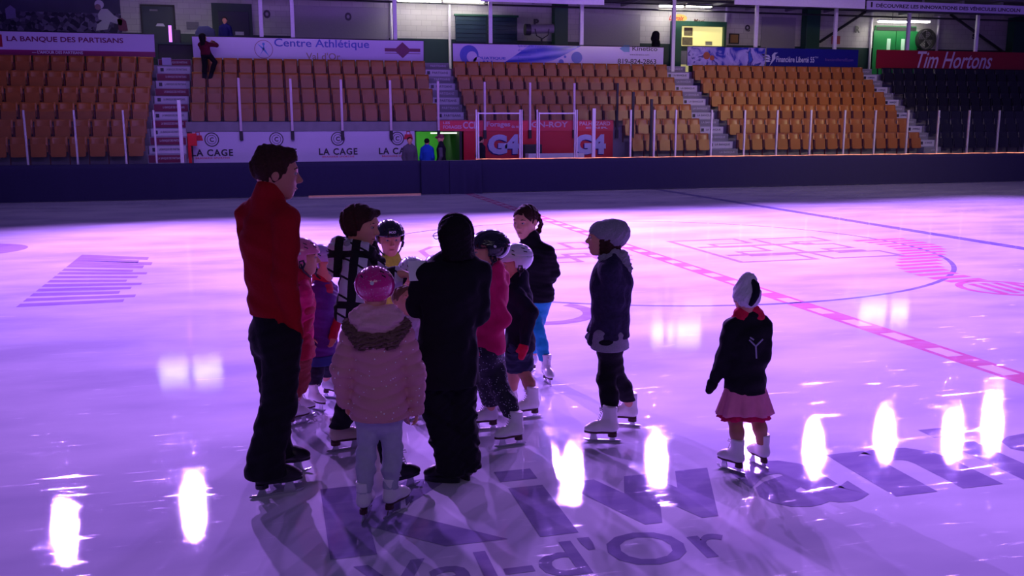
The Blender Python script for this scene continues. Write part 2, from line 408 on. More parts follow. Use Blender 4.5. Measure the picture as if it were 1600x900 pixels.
rp = [9.79, 11.02, 11.82, 12.56, 13.81, 14.99, 16.17, 17.42, 18.70, 19.88, 21.16, 22.39, 23.64, 24.89, 26.1]
for i in range(14):
    shield(rp[i], rp[i + 1], 2.50, f'clear glass shield with slim post, {ordinal(i+1)} counting right from the penalty box doors', .055, i == 0)['group'] = 'clear shields on the right boards'
def frame(x0, x1, label):
    e = empty('glass_door', ((x0 + x1) / 2, YB + .11, 1.0), 0, label, 'glass door')
    c = (x0 + x1) / 2
    for sx in (x0 - c, x1 - c):
        mb = MB(); mb.box(sx - .05, sx - .012, -.03, .03, 0, 1.5); mb.box(sx + .012, sx + .05, -.03, .03, 0, 1.42 if sx < 0 else 1.5)
        mb.build('upright', M['alu'], e)
    MB().box(x0 - c + .05, x1 - c - .05, -.02, .02, 1.37, 1.41).build('top_rail', M['alu'], e)
    MB().box(x0 - c + .05, x1 - c - .05, -.006, .006, 0, 1.37).build('pane', M['glass'], e)
    return e
frame(6.07, 7.43, 'left silver framed glass door before the red wall')
frame(7.98, 9.20, 'right silver framed glass door before the red wall')

# ---- behind the boards: players bench zone
YC = 29.66
struct(MB().box(-16, 40, YB + .17, YC + 6.5, -0.1, -0.001).build('floor', M['concrete']))
LA = empty('sponsor_wall_banner', ((-2.28 + 4.49) / 2, YC, 0.1), 0, 'long white low wall banner repeating four round crests and dark words', 'banner')
cx = (-2.28 + 4.49) / 2
MB().box(-2.28 - cx, 4.49 - cx, 0, .04, 0, 1.77).build('panel', M['banner_white'], LA)
for px in (331, 432, 528, 621):
    x, _ = on_wall(px, 220, YC); x -= cx
    mb = MB(); text_wall(mb, 'LA CAGE', x - .60, x + .60, 1.03, 1.24, -.006, 0.03, 0, 1.15); mb.build('word_lettering', M['dtxt'], LA)
    ring = MB(); ring.disc((x, -.006, 1.53), .215, .008, 28, 'Y', .185); ring.disc((x, -.006, 1.53), .14, .008, 28, 'Y', .125)
    text_wall(ring, 'C', x - .06, x + .06, 1.46, 1.60, -.012, 0.03); ring.build('crest', M['dtxt'], LA)
    mb = MB(); text_wall(mb, 'BRASSERIE SPORTIVE', x - .5, x + .5, .95, 1.0, -.006, 0.01, 0, 1.1); mb.build('small_lettering', M['redl'], LA)
for px in (309, 638):
    x, _ = on_wall(px, 214, YC); x -= cx; bags = MB()
    bags.prism([(x - .15, 1.50), (x + .15, 1.50), (x + .11, 1.66), (x - .11, 1.66)], -.008, -.002)
    bags.tube([(x - .06, -.008, 1.66), (x - .05, -.008, 1.75), (x + .05, -.008, 1.75), (x + .06, -.008, 1.66)], .012, 6); bags.build('bag_emblem', M['red'], LA)
mb = MB().box(-2.45, 5.22, YC, YC + .05, 1.86, 2.16)
tag(mb.build('low_wall', M['concrete']), 'grey low wall strip above the white crest banner', 'wall')
cb = empty('red_cabinet', (-2.34, YC - .3, 0), 0, 'bright red box and post between the stairs and the white banner', 'cabinet')
MB().box(-.06, .20, -.02, .16, 1.45, 1.82).build('box', mat('bright_red', srgb(230, 20, 40), .4), cb, bevel=.01)
MB().box(-.06, .03, -.02, .10, 0, 1.45).build('post', MATS['bright_red'], cb)
# tall glass posts on that wall
gp = [-0.85 + 1.528 * k for k in range(9)]
gt = (3.47, 3.46, 3.45, 3.44, 3.43, 3.42, 3.41, 3.40, 3.42)
for k, x in enumerate(gp):
    e = empty('tall_shield', (x, YC - .04, 1.72), 0, f'tall clear shield with pinkish post, {ordinal(k+1)} from the left before the yellow seats', 'glass shield', 'tall shields')
    MB().box(-.035, .035, -.05, .01, 0.02, gt[k] - 1.72).build('upright', M['dark'] if k == 8 else mat('pinkish_post', (.62, .48, .62), .5), e, bevel=.005)
    MB().box(-.05, .05, -.06, .012, -.12, .16).build('bracket', M['dark'], e, bevel=.01)
    x0 = -2.40 if k == 0 else gp[k - 1]
    MB().box(x0 + .04 - x, -.04, -.016, -.006, .45, 1.86 - .02 * k).build('pane', M['glass'], e)
for i, (x, y, z) in enumerate(((11.66, 28.9, 3.1), (12.0, 28.15, 2.85))):
    mb = MB(); post(mb, x, y, 0, z, .08)
    tag(mb.build('corner_post', M['dark']), ('dark return post right behind the end of the red wall', 'shorter dark return post nearer the boards beyond the red wall')[i], 'post')
# tunnel opening, interior lit green
tn = empty('gate_tunnel', (5.29, YC, 0), 0, 'open passage with green lit walls left of the red wall', 'passage')
MB().box(-.74, .74, 3.0, 3.1, 0, 1.84).build('back_wall', mat('tunnel_green', srgb(60, 150, 50), .6), tn)
MB().box(-.80, -.74, 0.05, 3.1, 0, 1.84).build('side_wall', MATS['tunnel_green'], tn)
MB().box(.66, .80, 0.0, 3.1, 0, 1.84).build('side_wall', M['dark'], tn)
MB().box(-.74, .74, 0.05, 3.1, 1.84, 1.9).build('tunnel_ceiling', M['greend'], tn)
MB().box(-.2, .7, .4, .5, 1.77, 1.81).build('strip_light', mat('tunnel_tube', (1, 1, 1), .5, emit=(.8, 1, .7), es=2.0), tn)
area('tunnel_glow', (5.2, YC + 1.6, 1.7), (5.2, YC + 2.6, .8), 1.0, .3, 14, (.55, 1, .45))
# red sponsor wall
RW = empty('red_sponsor_wall', (8.65, YC, 0), 0, 'red low wall with large pale G4 lettering behind the glass doors', 'banner')
c0 = 8.65
MB().box(6.04 - c0, 11.26 - c0, 0, .05, 0, 1.85).build('panel', M['red'], RW)
MB().box(5.23 - c0, 11.26 - c0, -.02, .05, 1.852, 2.20).build('top_strip', M['redl'], RW)
mb = MB(); sh = MB()
for px0, px1 in ((762, 812), (897, 946)):
    a, z1_ = on_wall(px0, 210, YC); b2, z0_ = on_wall(px1, 241, YC)
    text_wall(mb, 'G4', a - c0, b2 - c0, z0_, z1_, -.030, 0.06, 0.0, 0.92)
    text_wall(sh, 'G4', a - c0 - .03, b2 - c0 - .03, z0_ - .03, z1_ - .03, -.016, 0.06, 0.0, 0.92)
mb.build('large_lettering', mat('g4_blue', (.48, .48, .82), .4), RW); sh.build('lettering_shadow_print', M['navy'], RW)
mb = MB()
for t_, a, b2, z0_, z1_ in (('LES', 692, 703, 190, 194), ('FORAGES', 692, 721, 196, 201), ('CCL', 723, 746, 190, 201), ('Forages', 760, 797, 190, 200), ('du nord', 799, 816, 195, 200),
                            ('GN-ROY', 830, 887, 190, 199), ('PALHUZARD', 905, 953, 190, 196), ('ENR', 915, 950, 198, 201)):
    xa, za = on_wall(a, z0_, YC); xb, zb = on_wall(b2, z1_, YC)
    text_wall(mb, t_, xa - c0, xb - c0, zb, za, -.03, 0.03)
mb.build('sponsor_lettering', mat('pink_lettering', (.62, .35, .55), .4), RW)
mb = MB().box(8.0, 9.9, YC - 1.0, YC - .6, .0, 1.13); tag(mb.build('bench', M['ltxt'], bevel=.02), 'pale bench top behind the right glass door', 'bench')
tag(MB().box(8.0, 8.6, YC - .55, YC - .3, 0, 1.42).build('equipment_case', M['dark'], bevel=.03), 'dark case behind the pale bench at the red wall', 'case')

# ---- seating tiers
def row_y(k): return 28.9 + 0.72 * k        # back of seat row k
def row_z(k): return 0.96 + 0.50 * k        # tread level
def tier(x0, x1, k0, label, n=6, gap=None):
    for k in range(k0, n):
        y = row_y(k) - .62; mb = MB()
        if gap: mb.box(x0, gap, y, y + .718, 0, row_z(k)); mb.box(gap, x1, y, y + .718, 1.93, row_z(k))
        else: mb.box(x0, x1, y, y + .718, 0, row_z(k))
        w_ = (['bottom', 'second', 'third', 'fourth', 'fifth', 'top'] if n - k0 == 6 else ['bottom', 'second', 'third', 'top'] if n - k0 == 4 else ['lower', 'upper'])[k - k0]
        tag(mb.build('concrete_step', M['concrete']), f'{w_} grey concrete step under the {label}', 'concrete step')
S = [('leftmost yellow block', -9.5, -3.48, 0), ('yellow block above the white crest banner', -2.34, 5.30, 2), ('yellow block above the red wall', 6.30, 14.42, 2),
     ('yellow block right of the red wall', 15.42, 22.80, 0), ('black block at the right edge', 23.55, 33.0, 0)]
tier(*S[0][1:], 'leftmost yellow seats')
tier(*S[1][1:], 'yellow seats above the crest banner', gap=4.45)
tier(*S[2][1:], 'yellow seats above the red wall')
tier(11.72, 14.42, 0, 'yellow seats right of the red wall end', 2)
tier(*S[3][1:], 'wide right block of yellow seats')
tier(*S[4][1:], 'black seats')
# stairs
def stairs(x0, x1, label, lower, upper, n=14, txt=None, tunnel=False):
    e = empty('aisle_stairs', ((x0 + x1) / 2, 28.2, 0), 0, label, 'stairs'); c = (x0 + x1) / 2
    for i in range(n):
        y = 28.28 + .36 * i - 28.2; z = .72 + .25 * i
        if tunnel and z < 1.9: continue
        mb = MB(); mb.use(M['tread']); mb.box(x0 - c, x1 - c, y, y + .36, max(1.93 if tunnel else 0, z - .4), z + .249)
        mb.use(upper if i % 2 == 0 else lower); mb.box(x0 - c + .02, x1 - c - .02, y - .012, y - .001, z + .02, z + .235)
        if txt:
            mb.use(M['dtxt'] if i % 2 == 0 else M['strip'])
            text_wall(mb, txt, x0 - c + .28, x1 - c - .12, z + .10, z + .18, y - .02, .01)
            if i % 2 == 0: mb.box(x0 - c + .1, x0 - c + .2, y - .022, y - .014, z + .08, z + .19)
        mb.build('step', None, e)
    return e
stairs(-3.46, -2.42, 'aisle stairs with white and maroon printed risers beside the leftmost seats', M['maroon'], M['strip'], txt='LA BANQUE DES PARTISANS')
for x0, x1, l in ((5.32, 6.28, 'grey aisle stairs between the crest banner block and red wall block'), (14.44, 15.40, 'grey aisle stairs between the two wide right yellow blocks'),
                  (22.82, 23.53, 'grey purple aisle stairs between yellow and black seats')):
    stairs(x0, x1, l, M['concrete'], M['strip'], txt='LA BANQUE' if x0 > 14 else 'DESJARDINS' if 0 else 'PARTISANS', tunnel=x0 < 6)

# ---- seats
def rounded(w_, z0, z1, r=0.05, belly=0.0, n=6):
    p = []
    for cx_, cz, a0 in ((w_ / 2 - r, z0 + r, -90), (w_ / 2 - r, z1 - r, 0), (-w_ / 2 + r, z1 - r, 90), (-w_ / 2 + r, z0 + r, 180)):
        for i in range(n + 1):
            a = R(a0 + 90 * i / n); p.append((cx_ + r * math.cos(a), cz + r * math.sin(a)))
    if belly: p = [(x, z - belly * max(0, 1 - (2 * x / w_) ** 2) if z < (z0 + z1) / 2 else z) for x, z in p]
    return p
def make_seat(m, pos):
    e = empty('stadium_seat', (0, 0, 0))
    b = MB()
    # shell: gently curved back, leaning backwards
    n = 6; v = []; W = .47
    prof = [(-.02, .36), (.005, .46), (.03, .62), (.05, .72), (.06, .775), (.085, .79)]
    for i in range(n + 1):
        x = -W / 2 + W * i / n; cv = .03 * (1 - (2 * x / W) ** 2)
        for y, z in prof: v.append((x, y + cv, z))
    k = len(prof); f = [(i * k + j, (i + 1) * k + j, (i + 1) * k + j + 1, i * k + j + 1) for i in range(n) for j in range(k - 1)]
    off = len(v); v += [(p[0], p[1] + .025, p[2]) for p in v[:]]
    f += [tuple(q + off for q in (i * k + j, i * k + j + 1, (i + 1) * k + j + 1, (i + 1) * k + j)) for i in range(n) for j in range(k - 1)]
    f += [(i * k + k - 1, (i + 1) * k + k - 1, (i + 1) * k + k - 1 + off, i * k + k - 1 + off) for i in range(n)]
    f += [(j, j + 1, j + 1 + off, j + off) for j in range(k - 1)] + [(n * k + j, n * k + j + off, n * k + j + 1 + off, n * k + j + 1) for j in range(k - 1)]
    b.raw(v, f).build('backrest', m, e, smooth=True)
    b = MB(); b.prism(rounded(.405, .20, .56, .035, .03), -.22, -.17); o = b.build('folded_seat', m, e); o.rotation_euler = (R(-9), 0, 0); o.location = (0, .055, 0)
    b = MB(); b.box(-.262, -.225, -.10, .04, .30, .56); b.box(-.255, -.235, -.04, .02, 0.0, .32); b.build('bracket', M['bracket'] if pos == 'y' else M['dark'], e)
    return e
def place_seats():
    first = {}
    rows = []
    for k in range(6): rows.append((0, k, 'y', -3.52 - .515 * 10, 10, .515, 'r'))
    for k in range(2, 6): rows.append((1, k, 'y', -2.36, 16, .482, 'l'))
    for k in range(2, 6): rows.append((2, k, 'y', 6.30, 17, .478, 'l'))
    rows.append((2, 1, 'y', 14.42 - 6 * .478, 6, .478, 'l')); rows.append((2, 0, 'y', 14.42 - 6 * .478, 6, .478, 'l'))
    for k in range(6): rows.append((3, k, 'y', 15.44, 15, .489, 'l'))
    for k in range(6): rows.append((4, k, 'b', 23.62, 14 if k > 1 else 13, .489, 'l'))
    rn = ['bottom', 'second', 'third', 'fourth', 'fifth', 'top']
    bn = ['leftmost yellow block', 'yellow block above the crest banner', 'yellow block above the red wall', 'yellow block right of the red wall', 'black block']
    gn = ['seats of the leftmost yellow block', 'yellow seats above the crest banner', 'yellow seats above the red wall', 'yellow seats right of the red wall', 'black seats at the right edge']
    ny = 0
    for (s, k, c, x0, n, p, side) in rows:
        for i in range(n):
            x = x0 + p * (i + .5)
            lim = on_wall(-14, 200, row_y(k))[0]
            if x < lim: continue
            if x > on_wall(1612, 200, row_y(k))[0]: continue
            if c not in first: o = first[c] = make_seat(M['seat_y'] if c == 'y' else M['seat_b'], c)
            else: o = copy_tree(first[c])
            o.scale = (p / .515, 1, 1)
            o.location = (x, row_y(k) - .085, row_z(k))
            q = (n - i) if side == 'r' else i + 1
            sd = 'right' if side == 'r' else 'left'
            col = 'yellow' if c == 'y' else 'black'
            name = ordinal(q) if q <= 18 else str(q)
            rk = ['bottom', 'second', 'third', 'top'][k - 2] if s == 1 else rn[k]
            o['label'] = f'{col} folding seat, {name} from {sd}, {rk} row, {bn[s]}'
            o['category'] = 'seat'; o['group'] = gn[s]
place_seats()
# ================================================================== BANNERS ABOVE THE SEATS
YN = 32.80
def banner(x0, x1, z0, z1, m, label, th=.03, fr=True):
    e = empty('advertising_banner', ((x0 + x1) / 2, YN, z0), 0, label, 'banner')
    h = (x1 - x0) / 2
    MB().box(-h, h, 0, th, 0, z1 - z0).build('panel', m, e)
    if fr:
        mb = MB(); mb.tube([(-h, .0, 0), (-h, .0, z1 - z0), (h, .0, z1 - z0), (h, .0, 0)], .018, 6); mb.build('tube_frame', M['dark'], e)
    mb = MB(); mb.box(-h + .1, -h + .14, th, th + .04, 4.0 - z0, .2); mb.box(h - .14, h - .1, th, th + .04, 4.0 - z0, .2); mb.build('legs', M['dark'], e)
    return e, (x0 + x1) / 2, z0
# 1 left white banner
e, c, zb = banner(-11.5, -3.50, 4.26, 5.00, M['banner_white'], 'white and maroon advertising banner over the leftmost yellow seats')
MB().box(-4, 4, -.012, -.002, 0, .17).build('lower_stripe', mat('maroon_stripe', srgb(140, 20, 90), .3), e)
mb = MB()
def wall_text(mb, body, px0, py0, px1, py1, Y, c, zb, off=-.012, **k):
    xa, za = on_wall(px0, py0, Y); xb, zb_ = on_wall(px1, py1, Y)
    slope = 0
    text_wall(mb, body, xa - c, xb - c, zb_ - zb, za - zb, off, **k)
wall_text(mb, 'LA BANQUE DES PARTISANS', 10, 56, 193, 69, YN, c, zb, bold=.02)
mb.build('lettering', M['purple_ink'], e)
mb = MB(); wall_text(mb, "\u2014 L'AMOUR DES PARTISANS", 50, 79, 130, 85, YN, c, zb, off=-.02, bold=.02); mb.build('small_lettering', M['ltxt'], e)
mb = MB(); xa, za = on_wall(0, 62, YN); mb.box(xa - .3 - c, xa + .06 - c, -.012, -.003, za - zb - .22, za - zb + .16); mb.build('red_logo', M['red_banner'], e)
# 2 athletic centre banner
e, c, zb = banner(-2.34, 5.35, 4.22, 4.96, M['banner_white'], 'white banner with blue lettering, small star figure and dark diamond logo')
mb = MB(); wall_text(mb, 'Centre Athl\u00e9tique', 428, 60, 577, 79, YN, c, zb, bold=.012); mb.build('large_lettering', M['blue_ink'], e)
mb = MB(); wall_text(mb, "Val d'Or", 478, 82, 532, 94, YN, c, zb, bold=.01); mb.build('gold_lettering', mat('gold_ink', srgb(150, 130, 120), .3), e)
xa, za = on_wall(412, 77, YN); xa -= c; za -= zb
mb = MB()
for dx, dz in ((-.22, .2), (.24, .2), (-.16, -.24), (.18, -.24), (0, .22)):
    mb.prism([(xa - .03, za - .02), (xa + dx, za + dz), (xa + .03, za + .02)], -.012, -.004)
mb.disc((xa, -.008, za + .17), .045, .006, 16); mb.build('figure_logo', M['sky_ink'], e)
MB().disc((xa, -.006, za), .30, .004, 40, 'Y', .285).build('logo_ring', M['maroon'], e)
xa, za = on_wall(629, 78.5, YN); xa -= c; za -= zb
mb = MB(); mb.prism([(xa - .30, za), (xa, za + .27), (xa + .30, za), (xa, za - .27)], -.016, -.004); mb.box(xa - .62, xa + .62, -.012, -.004, za - .05, za + .06); mb.box(xa - .62, xa + .62, -.012, -.004, za - .12, za - .10)
mb.build('diamond_logo', M['purple_ink'], e)
# 3 water banner
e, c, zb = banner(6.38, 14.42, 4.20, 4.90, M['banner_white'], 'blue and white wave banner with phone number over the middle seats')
wm, N, L, b = newmat('wave_print'); b.inputs['Roughness'].default_value = .12
tcn = N.new('ShaderNodeTexCoord'); mp = N.new('ShaderNodeMapping'); mp.inputs['Rotation'].default_value = (0, R(25), 0); mp.inputs['Scale'].default_value = (.5, 1, 1.6)
L.new(tcn.outputs['Object'], mp.inputs[0]); wv = N.new('ShaderNodeTexWave'); wv.inputs['Scale'].default_value = .7; wv.inputs['Distortion'].default_value = 5; wv.inputs['Detail'].default_value = 3; wv.bands_direction = 'Z'
L.new(mp.outputs[0], wv.inputs['Vector'])
L.new(mixc(N, L, wv.outputs['Fac'], srgb(40, 60, 190), srgb(150, 150, 230)), b.inputs['Base Color'])
h = 4.02
mb = MB(); mb.prism([(-2.2, .02), (-.9, .02), (.3, .30), (.9, .68), (-1.2, .68), (-1.6, .40)], -.012, -.003); mb.build('wave_print', wm, e)
mb = MB(); mb.prism([(-.6, .02), (-.2, .02), (1.05, .68), (.75, .68), (.1, .35)], -.018, -.013); mb.build('white_sweep', M['banner_white'], e)
xa, za = on_wall(733, 86, YN); xa -= c; za -= zb
mb = MB(); p = [(xa + .34 * math.cos(a), za + .30 * math.sin(a)) for a in np.linspace(-2.2, 2.6, 24)]; q = [(xa + .09 + .22 * math.cos(a), za - .06 + .20 * math.sin(a)) for a in np.linspace(2.9, -1.6, 24)]
def strip_poly(mb, p, q, y):
    v = [(a, y, b_) for a, b_ in p] + [(a, y, b_) for a, b_ in q[::-1]]; n = len(p)
    mb.raw(v, [(i, i + 1, n + i + 1, n + i) for i in range(n - 1)])
mb.disc((xa, -.010, za), .34, .006, 32); mb.build('wave_logo', M['blue_ink'], e)
mb = MB(); mb.disc((xa + .10, -.018, za - .06), .19, .006, 28); mb.disc((xa + .30, -.018, za - .22), .16, .006, 28)
mb.build('logo_hollow', M['banner_white'], e)
mb = MB()
wall_text(mb, "L'AQUATIQUE", 733, 88, 790, 94, YN, c, zb, bold=.03); wall_text(mb, "D'EAU", 734, 94, 769, 100, YN, c, zb, bold=.04)
for i, t_ in enumerate(('Sp\u00e9cialiste en traitement', "d'eau potable", 'Installation', 'Service')):
    wall_text(mb, t_, 809, 70 + i * 6.5, 809 + (46, 30, 20, 16)[i], 75 + i * 6.5, YN, c, zb, bold=.01, off=-.022)
mb.build('blue_lettering', M['blue_ink'], e)
mb = MB(); wall_text(mb, 'Kinetico', 988, 72.5, 1027, 80, YN, c, zb, bold=.01); wall_text(mb, '819-824-2863', 965, 91.5, 1025, 100.5, YN, c, zb, bold=.015)
wall_text(mb, 'www.kinetico.com', 984, 84, 1014, 87, YN, c, zb); mb.build('dark_lettering', M['dtxt'], e)
xa, za = on_wall(975, 76, YN); xa -= c; za -= zb
mb = MB(); mb.prism([(xa - .18, za), (xa + .0, za + .12), (xa + .22, za + .12), (xa + .22, za - .12), (xa, za - .12)], -.012, -.004); mb.build('teal_logo', mat('teal_ink', srgb(60, 130, 180), .3), e)
mb = MB(); xa, za = on_wall(901, 90, YN)
mb.disc((xa - c, -.016, za - zb), .21, .006, 24); mb.disc((xa - c - .6, -.016, za - zb - .17), .10, .006, 20); mb.disc((xa - c - .45, -.016, za - zb + .02), .05, .006, 16); mb.build('bubble_print', M['blue_ink'], e)
# 4 splash + navy banner
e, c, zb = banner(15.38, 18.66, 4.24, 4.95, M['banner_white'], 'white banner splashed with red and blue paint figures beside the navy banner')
pm, N, L, b = newmat('paint_splash_print'); b.inputs['Roughness'].default_value = .15
tcn = N.new('ShaderNodeTexCoord'); vn = N.new('ShaderNodeTexNoise'); vn.inputs['Scale'].default_value = 1.6; vn.inputs['Detail'].default_value = 5; vn.inputs['Distortion'].default_value = 1.2
L.new(tcn.outputs['Object'], vn.inputs['Vector']); cr = N.new('ShaderNodeValToRGB'); L.new(vn.outputs['Fac'], cr.inputs[0])
cr.color_ramp.interpolation = 'EASE'
els = cr.color_ramp.elements; els[0].position = .38; els[0].color = srgb(40, 50, 170); els[1].position = .47; els[1].color = srgb(150, 140, 210)
for p_, c_ in ((.56, srgb(170, 160, 220)), (.62, srgb(60, 50, 140)), (.70, srgb(60, 90, 190))):
    q_ = els.new(p_); q_.color = c_
L.new(cr.outputs[0], b.inputs['Base Color'])
MB().box(-1.61, 1.61, -.012, -.003, .02, .70).build('paint_print', pm, e)
mb = MB(); mb.disc((-.85, -.02, .38), .14, .006, 14); mb.disc((-.62, -.02, .30), .10, .006, 10); mb.build('red_figure', M['red_banner'], e)
e, c, zb = banner(18.72, 22.76, 4.24, 4.95, M['navy'], 'dark navy banner with white bird emblem and thin white lettering', fr=False)
mb = MB(); wall_text(mb, 'Financi\u00e8re Libert\u00e9 55', 1213, 88, 1272, 98, YN, c, zb, bold=.02); wall_text(mb, '\u2122', 1273, 88.5, 1278, 91, YN, c, zb)
xa, za = on_wall(1202, 92, YN); xa -= c; za -= zb
for i in range(3): mb.prism([(xa - .36 + .06 * i, za + .18 - .12 * i), (xa - .02, za + .14 - .09 * i), (xa + .05, za + .02 - .06 * i), (xa - .05, za + .08 - .1 * i), (xa - .30 + .06 * i, za + .13 - .12 * i)], -.012, -.004)
mb.prism([(xa + .02, za - .26), (xa + .26, za + .02), (xa + .24, za + .16), (xa + .36, za + .24), (xa + .20, za + .24), (xa + .10, za + .14), (xa + .12, za + .0)], -.012, -.004)
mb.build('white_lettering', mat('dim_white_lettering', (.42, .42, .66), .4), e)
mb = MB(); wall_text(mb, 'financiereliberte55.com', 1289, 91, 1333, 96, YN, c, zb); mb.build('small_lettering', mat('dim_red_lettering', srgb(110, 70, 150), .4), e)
# 5 red banner
e, c, zb = banner(23.60, 34.0, 4.24, 4.97, M['red_banner'], 'dark red banner with large slanted white script over the black seats', fr=False)
mb = MB(); wall_text(mb, 'Tim Hortons', 1434, 80, 1549, 108, YN, c, zb, bold=.012, shear=.35); mb.build('script_lettering', mat('pink_white_lettering', (.66, .56, .72), .4), e)

# ================================================================== WALKWAY, BACK WALL, ROOF
YW = 36.0
struct(MB().box(-16, 40, 32.62, YW + .1, 3.6, 4.0).build('floor', M['concrete']))
wallm, N, L, b = newmat('painted_block_wall'); b.inputs['Roughness'].default_value = .75
tcn = N.new('ShaderNodeTexCoord'); br = N.new('ShaderNodeTexBrick'); mp = N.new('ShaderNodeMapping'); mp.inputs['Rotation'].default_value = (R(90), 0, 0)
L.new(tcn.outputs['Object'], mp.inputs[0]); L.new(mp.outputs[0], br.inputs['Vector']); br.inputs['Scale'].default_value = 1
br.inputs['Brick Width'].default_value = .40; br.inputs['Row Height'].default_value = .20; br.inputs['Mortar Size'].default_value = .008
br.inputs[1].default_value = (.50, .49, .50, 1); br.inputs[2].default_value = (.56, .55, .56, 1); br.inputs[3].default_value = (.40, .39, .41, 1)
L.new(br.outputs[0], b.inputs['Base Color'])
struct(MB().box(-16, 40, YW, YW + .2, 4.0, 7.0).build('wall_back', wallm))
struct(MB().box(-16, 40, YW - .02, YW - .001, 4.0, 5.32).build('trim_1', M['greend']))   # dark dado
struct(MB().box(-16, 40, 31.8, YW + .2, 6.86, 7.1).build('ceiling', mat('dim_roof', (.10, .09, .13), .8)))
mb = MB()
for x in np.arange(-12, 36, 1.85): mb.box(x, x + .10, 32.1, YW, 6.74, 6.86)
struct(mb.build('trim_2', M['concrete']))
for i, (y, z, r_) in enumerate(((35.2, 6.55, .035), (34.4, 6.66, .025), (33.4, 6.69, .04))):
    tag(MB().tube([(-14, y, z), (39, y, z)], r_, 8).build('ceiling_pipe', M['dark']), ('dark pipe under the roof nearest the back wall', 'thin dark conduit along the middle of the low roof', 'thick dark pipe along the front of the low roof')[i], 'pipe')
# roof posts
for k, x in enumerate([-.12, .91, 4.38, 7.79, 11.22, 14.86, 18.30, 21.76, 25.1, 28.38]):
    e = empty('roof_post', (x, 32.95, 4.0), 0, f'slim white roof post, {ordinal(k+1)} from the left behind the banners', 'post', 'slim white roof posts')
    MB().box(-.065, .065, -.05, .05, 0.0, 2.85).build('shaft', M['white'], e, bevel=.008)
    MB().box(-.14, .14, -.1, .1, 2.75, 2.86).build('cap', M['dark'], e)
# fascia boards
for i, (x0, x1, z0, z1) in enumerate(((7.2, 11.7, 6.23, 6.62), (16.8, 22.3, 6.40, 6.8))):
    tag(MB().box(x0, x1, 31.9, 31.96, z0, 6.85).build('fascia_board', M['white']), ('pale fascia board at the top edge left of the lit booth', 'pale fascia board at the top edge over the navy banner')[i], 'fascia')
e = empty('fascia_sign', (27.5, 31.9, 6.38), 0, 'long white roof-edge sign with dark capital lettering, top right', 'sign')
MB().box(-5.1, 6, 0, .06, 0, .33).build('panel', M['banner_white'], e)
MB().box(-5.1, 6, -.01, .07, -.07, 0).build('lower_edge', M['dark'], e)
mb = MB(); text_wall(mb, 'D\u00c9COUVREZ LES INNOVATIONS DES V\u00c9HICULES LINCOLN', -4.72, 1.95, .085, .255, -.01, .03); mb.prism([(-4.95, .08), (-4.88, .08), (-4.88, .28), (-4.95, .28)], -.012, -.002)
mb.build('lettering', M['dtxt'], e)
# beams with diagonal brace
for i, (x0, x1) in enumerate(((11.0, 11.55), (22.1, 22.75), (32.6, 33.6))):
    tag(MB().box(x0, x1, YW - .45, YW - .02, 4.0, 6.86).build('green_column', M['green'], bevel=.02),
        ('dark green wall column behind the wave banner', 'dark green wall column above the navy banner', 'dark green wall column at the far right edge')[i], 'column')
for i, (a, b2) in enumerate((((22.85, YW - .3, 5.5), (25.0, YW - .3, 6.8)), ((29.3, YW - .3, 6.8), (32.5, YW - .3, 5.1)))):
    tag(MB().tube([a, b2], .06, 6).build('diagonal_brace', M['dark']), ('dark diagonal brace rising right from the green column', 'dark diagonal brace falling right at the far right')[i], 'brace')
# doors and openings on the wall
def wbox(name, px0, py0, px1, py1, m, y0=YW - .06, y1=YW - .01, parent=None, z0=None, z1=None):
    xa, za = on_wall(px0, py0, YW); xb, zb_ = on_wall(px1, py1, YW)
    return xa, xb, (z0 if z0 is not None else zb_), (z1 if z1 is not None else za)
def door(n, px0, px1, pytop, m, inner=None, label=None):
    xa, z1 = on_wall(px0, pytop, YW); xb, _ = on_wall(px1, pytop, YW)
    o = struct(MB().box(xa, xb, YW - .10, YW - .021, 4.0, z1).build('door_%d' % n, m)); return o, xa, xb, z1
o, xa, xb, z1 = door(1, 222, 270, 10, mat('dark_blue_green_door', srgb(34, 48, 70), .5))
mb = MB(); mb.box(xa - .06, xa, YW - .13, YW - .01, 4, z1 + .06); mb.box(xb, xb + .06, YW - .13, YW - .01, 4, z1 + .06); mb.box(xa, xb, YW - .13, YW - .01, z1, z1 + .06); mb.build('door_frame', M['dark'], o)
mb = MB(); mb.prism([(xa + .42, 5.55), (xa + .48, 5.65), (xa + .68, 5.65), (xa + .74, 5.55)], YW - .112, YW - .101); mb.build('door_plate', M['ltxt'], o)
MB().box(xa + .25, xa + .52, YW - .112, YW - .101, 6.07, 6.13).build('door_sign', M['concrete'], o)
o, xa, xb, z1 = door(2, 330, 393, 5, M['greend'])
MB().box(xa + .22, xb - .12, YW - .14, YW - .101, 4.0, z1 - .28).build('door_leaf', mat('blue_black_door', srgb(24, 22, 60), .5), o, bevel=.01)
MB().box(xb - .62, xb - .32, YW - .155, YW - .141, 5.30, 5.42).build('door_plate', M['strip'], o)
o, xa, xb, z1 = door(3, 1366, 1430, 40, M['door_green'])
mid = (xa + xb) / 2
for sx in (-1, 1):
    l_ = MB().box(*( (mid - 1.12, mid - .02) if sx < 0 else (mid + .02, mid + 1.12)), YW - .14, YW - .101, 4.0, z1 - .22).build('door_leaf', M['door_green'], o, bevel=.01)
    MB().box(mid + sx * .36 - .09, mid + sx * .36 + .09, YW - .15, YW - .141, 4.9, 5.72).build('glass_light', mat('lit_wired_glass', (.5, .8, .65), .3), l_)
MB().box(xa + .05, xb - .05, YW - .13, YW - .101, z1 - .2, z1 - .05).build('door_header', M['dark'], o)
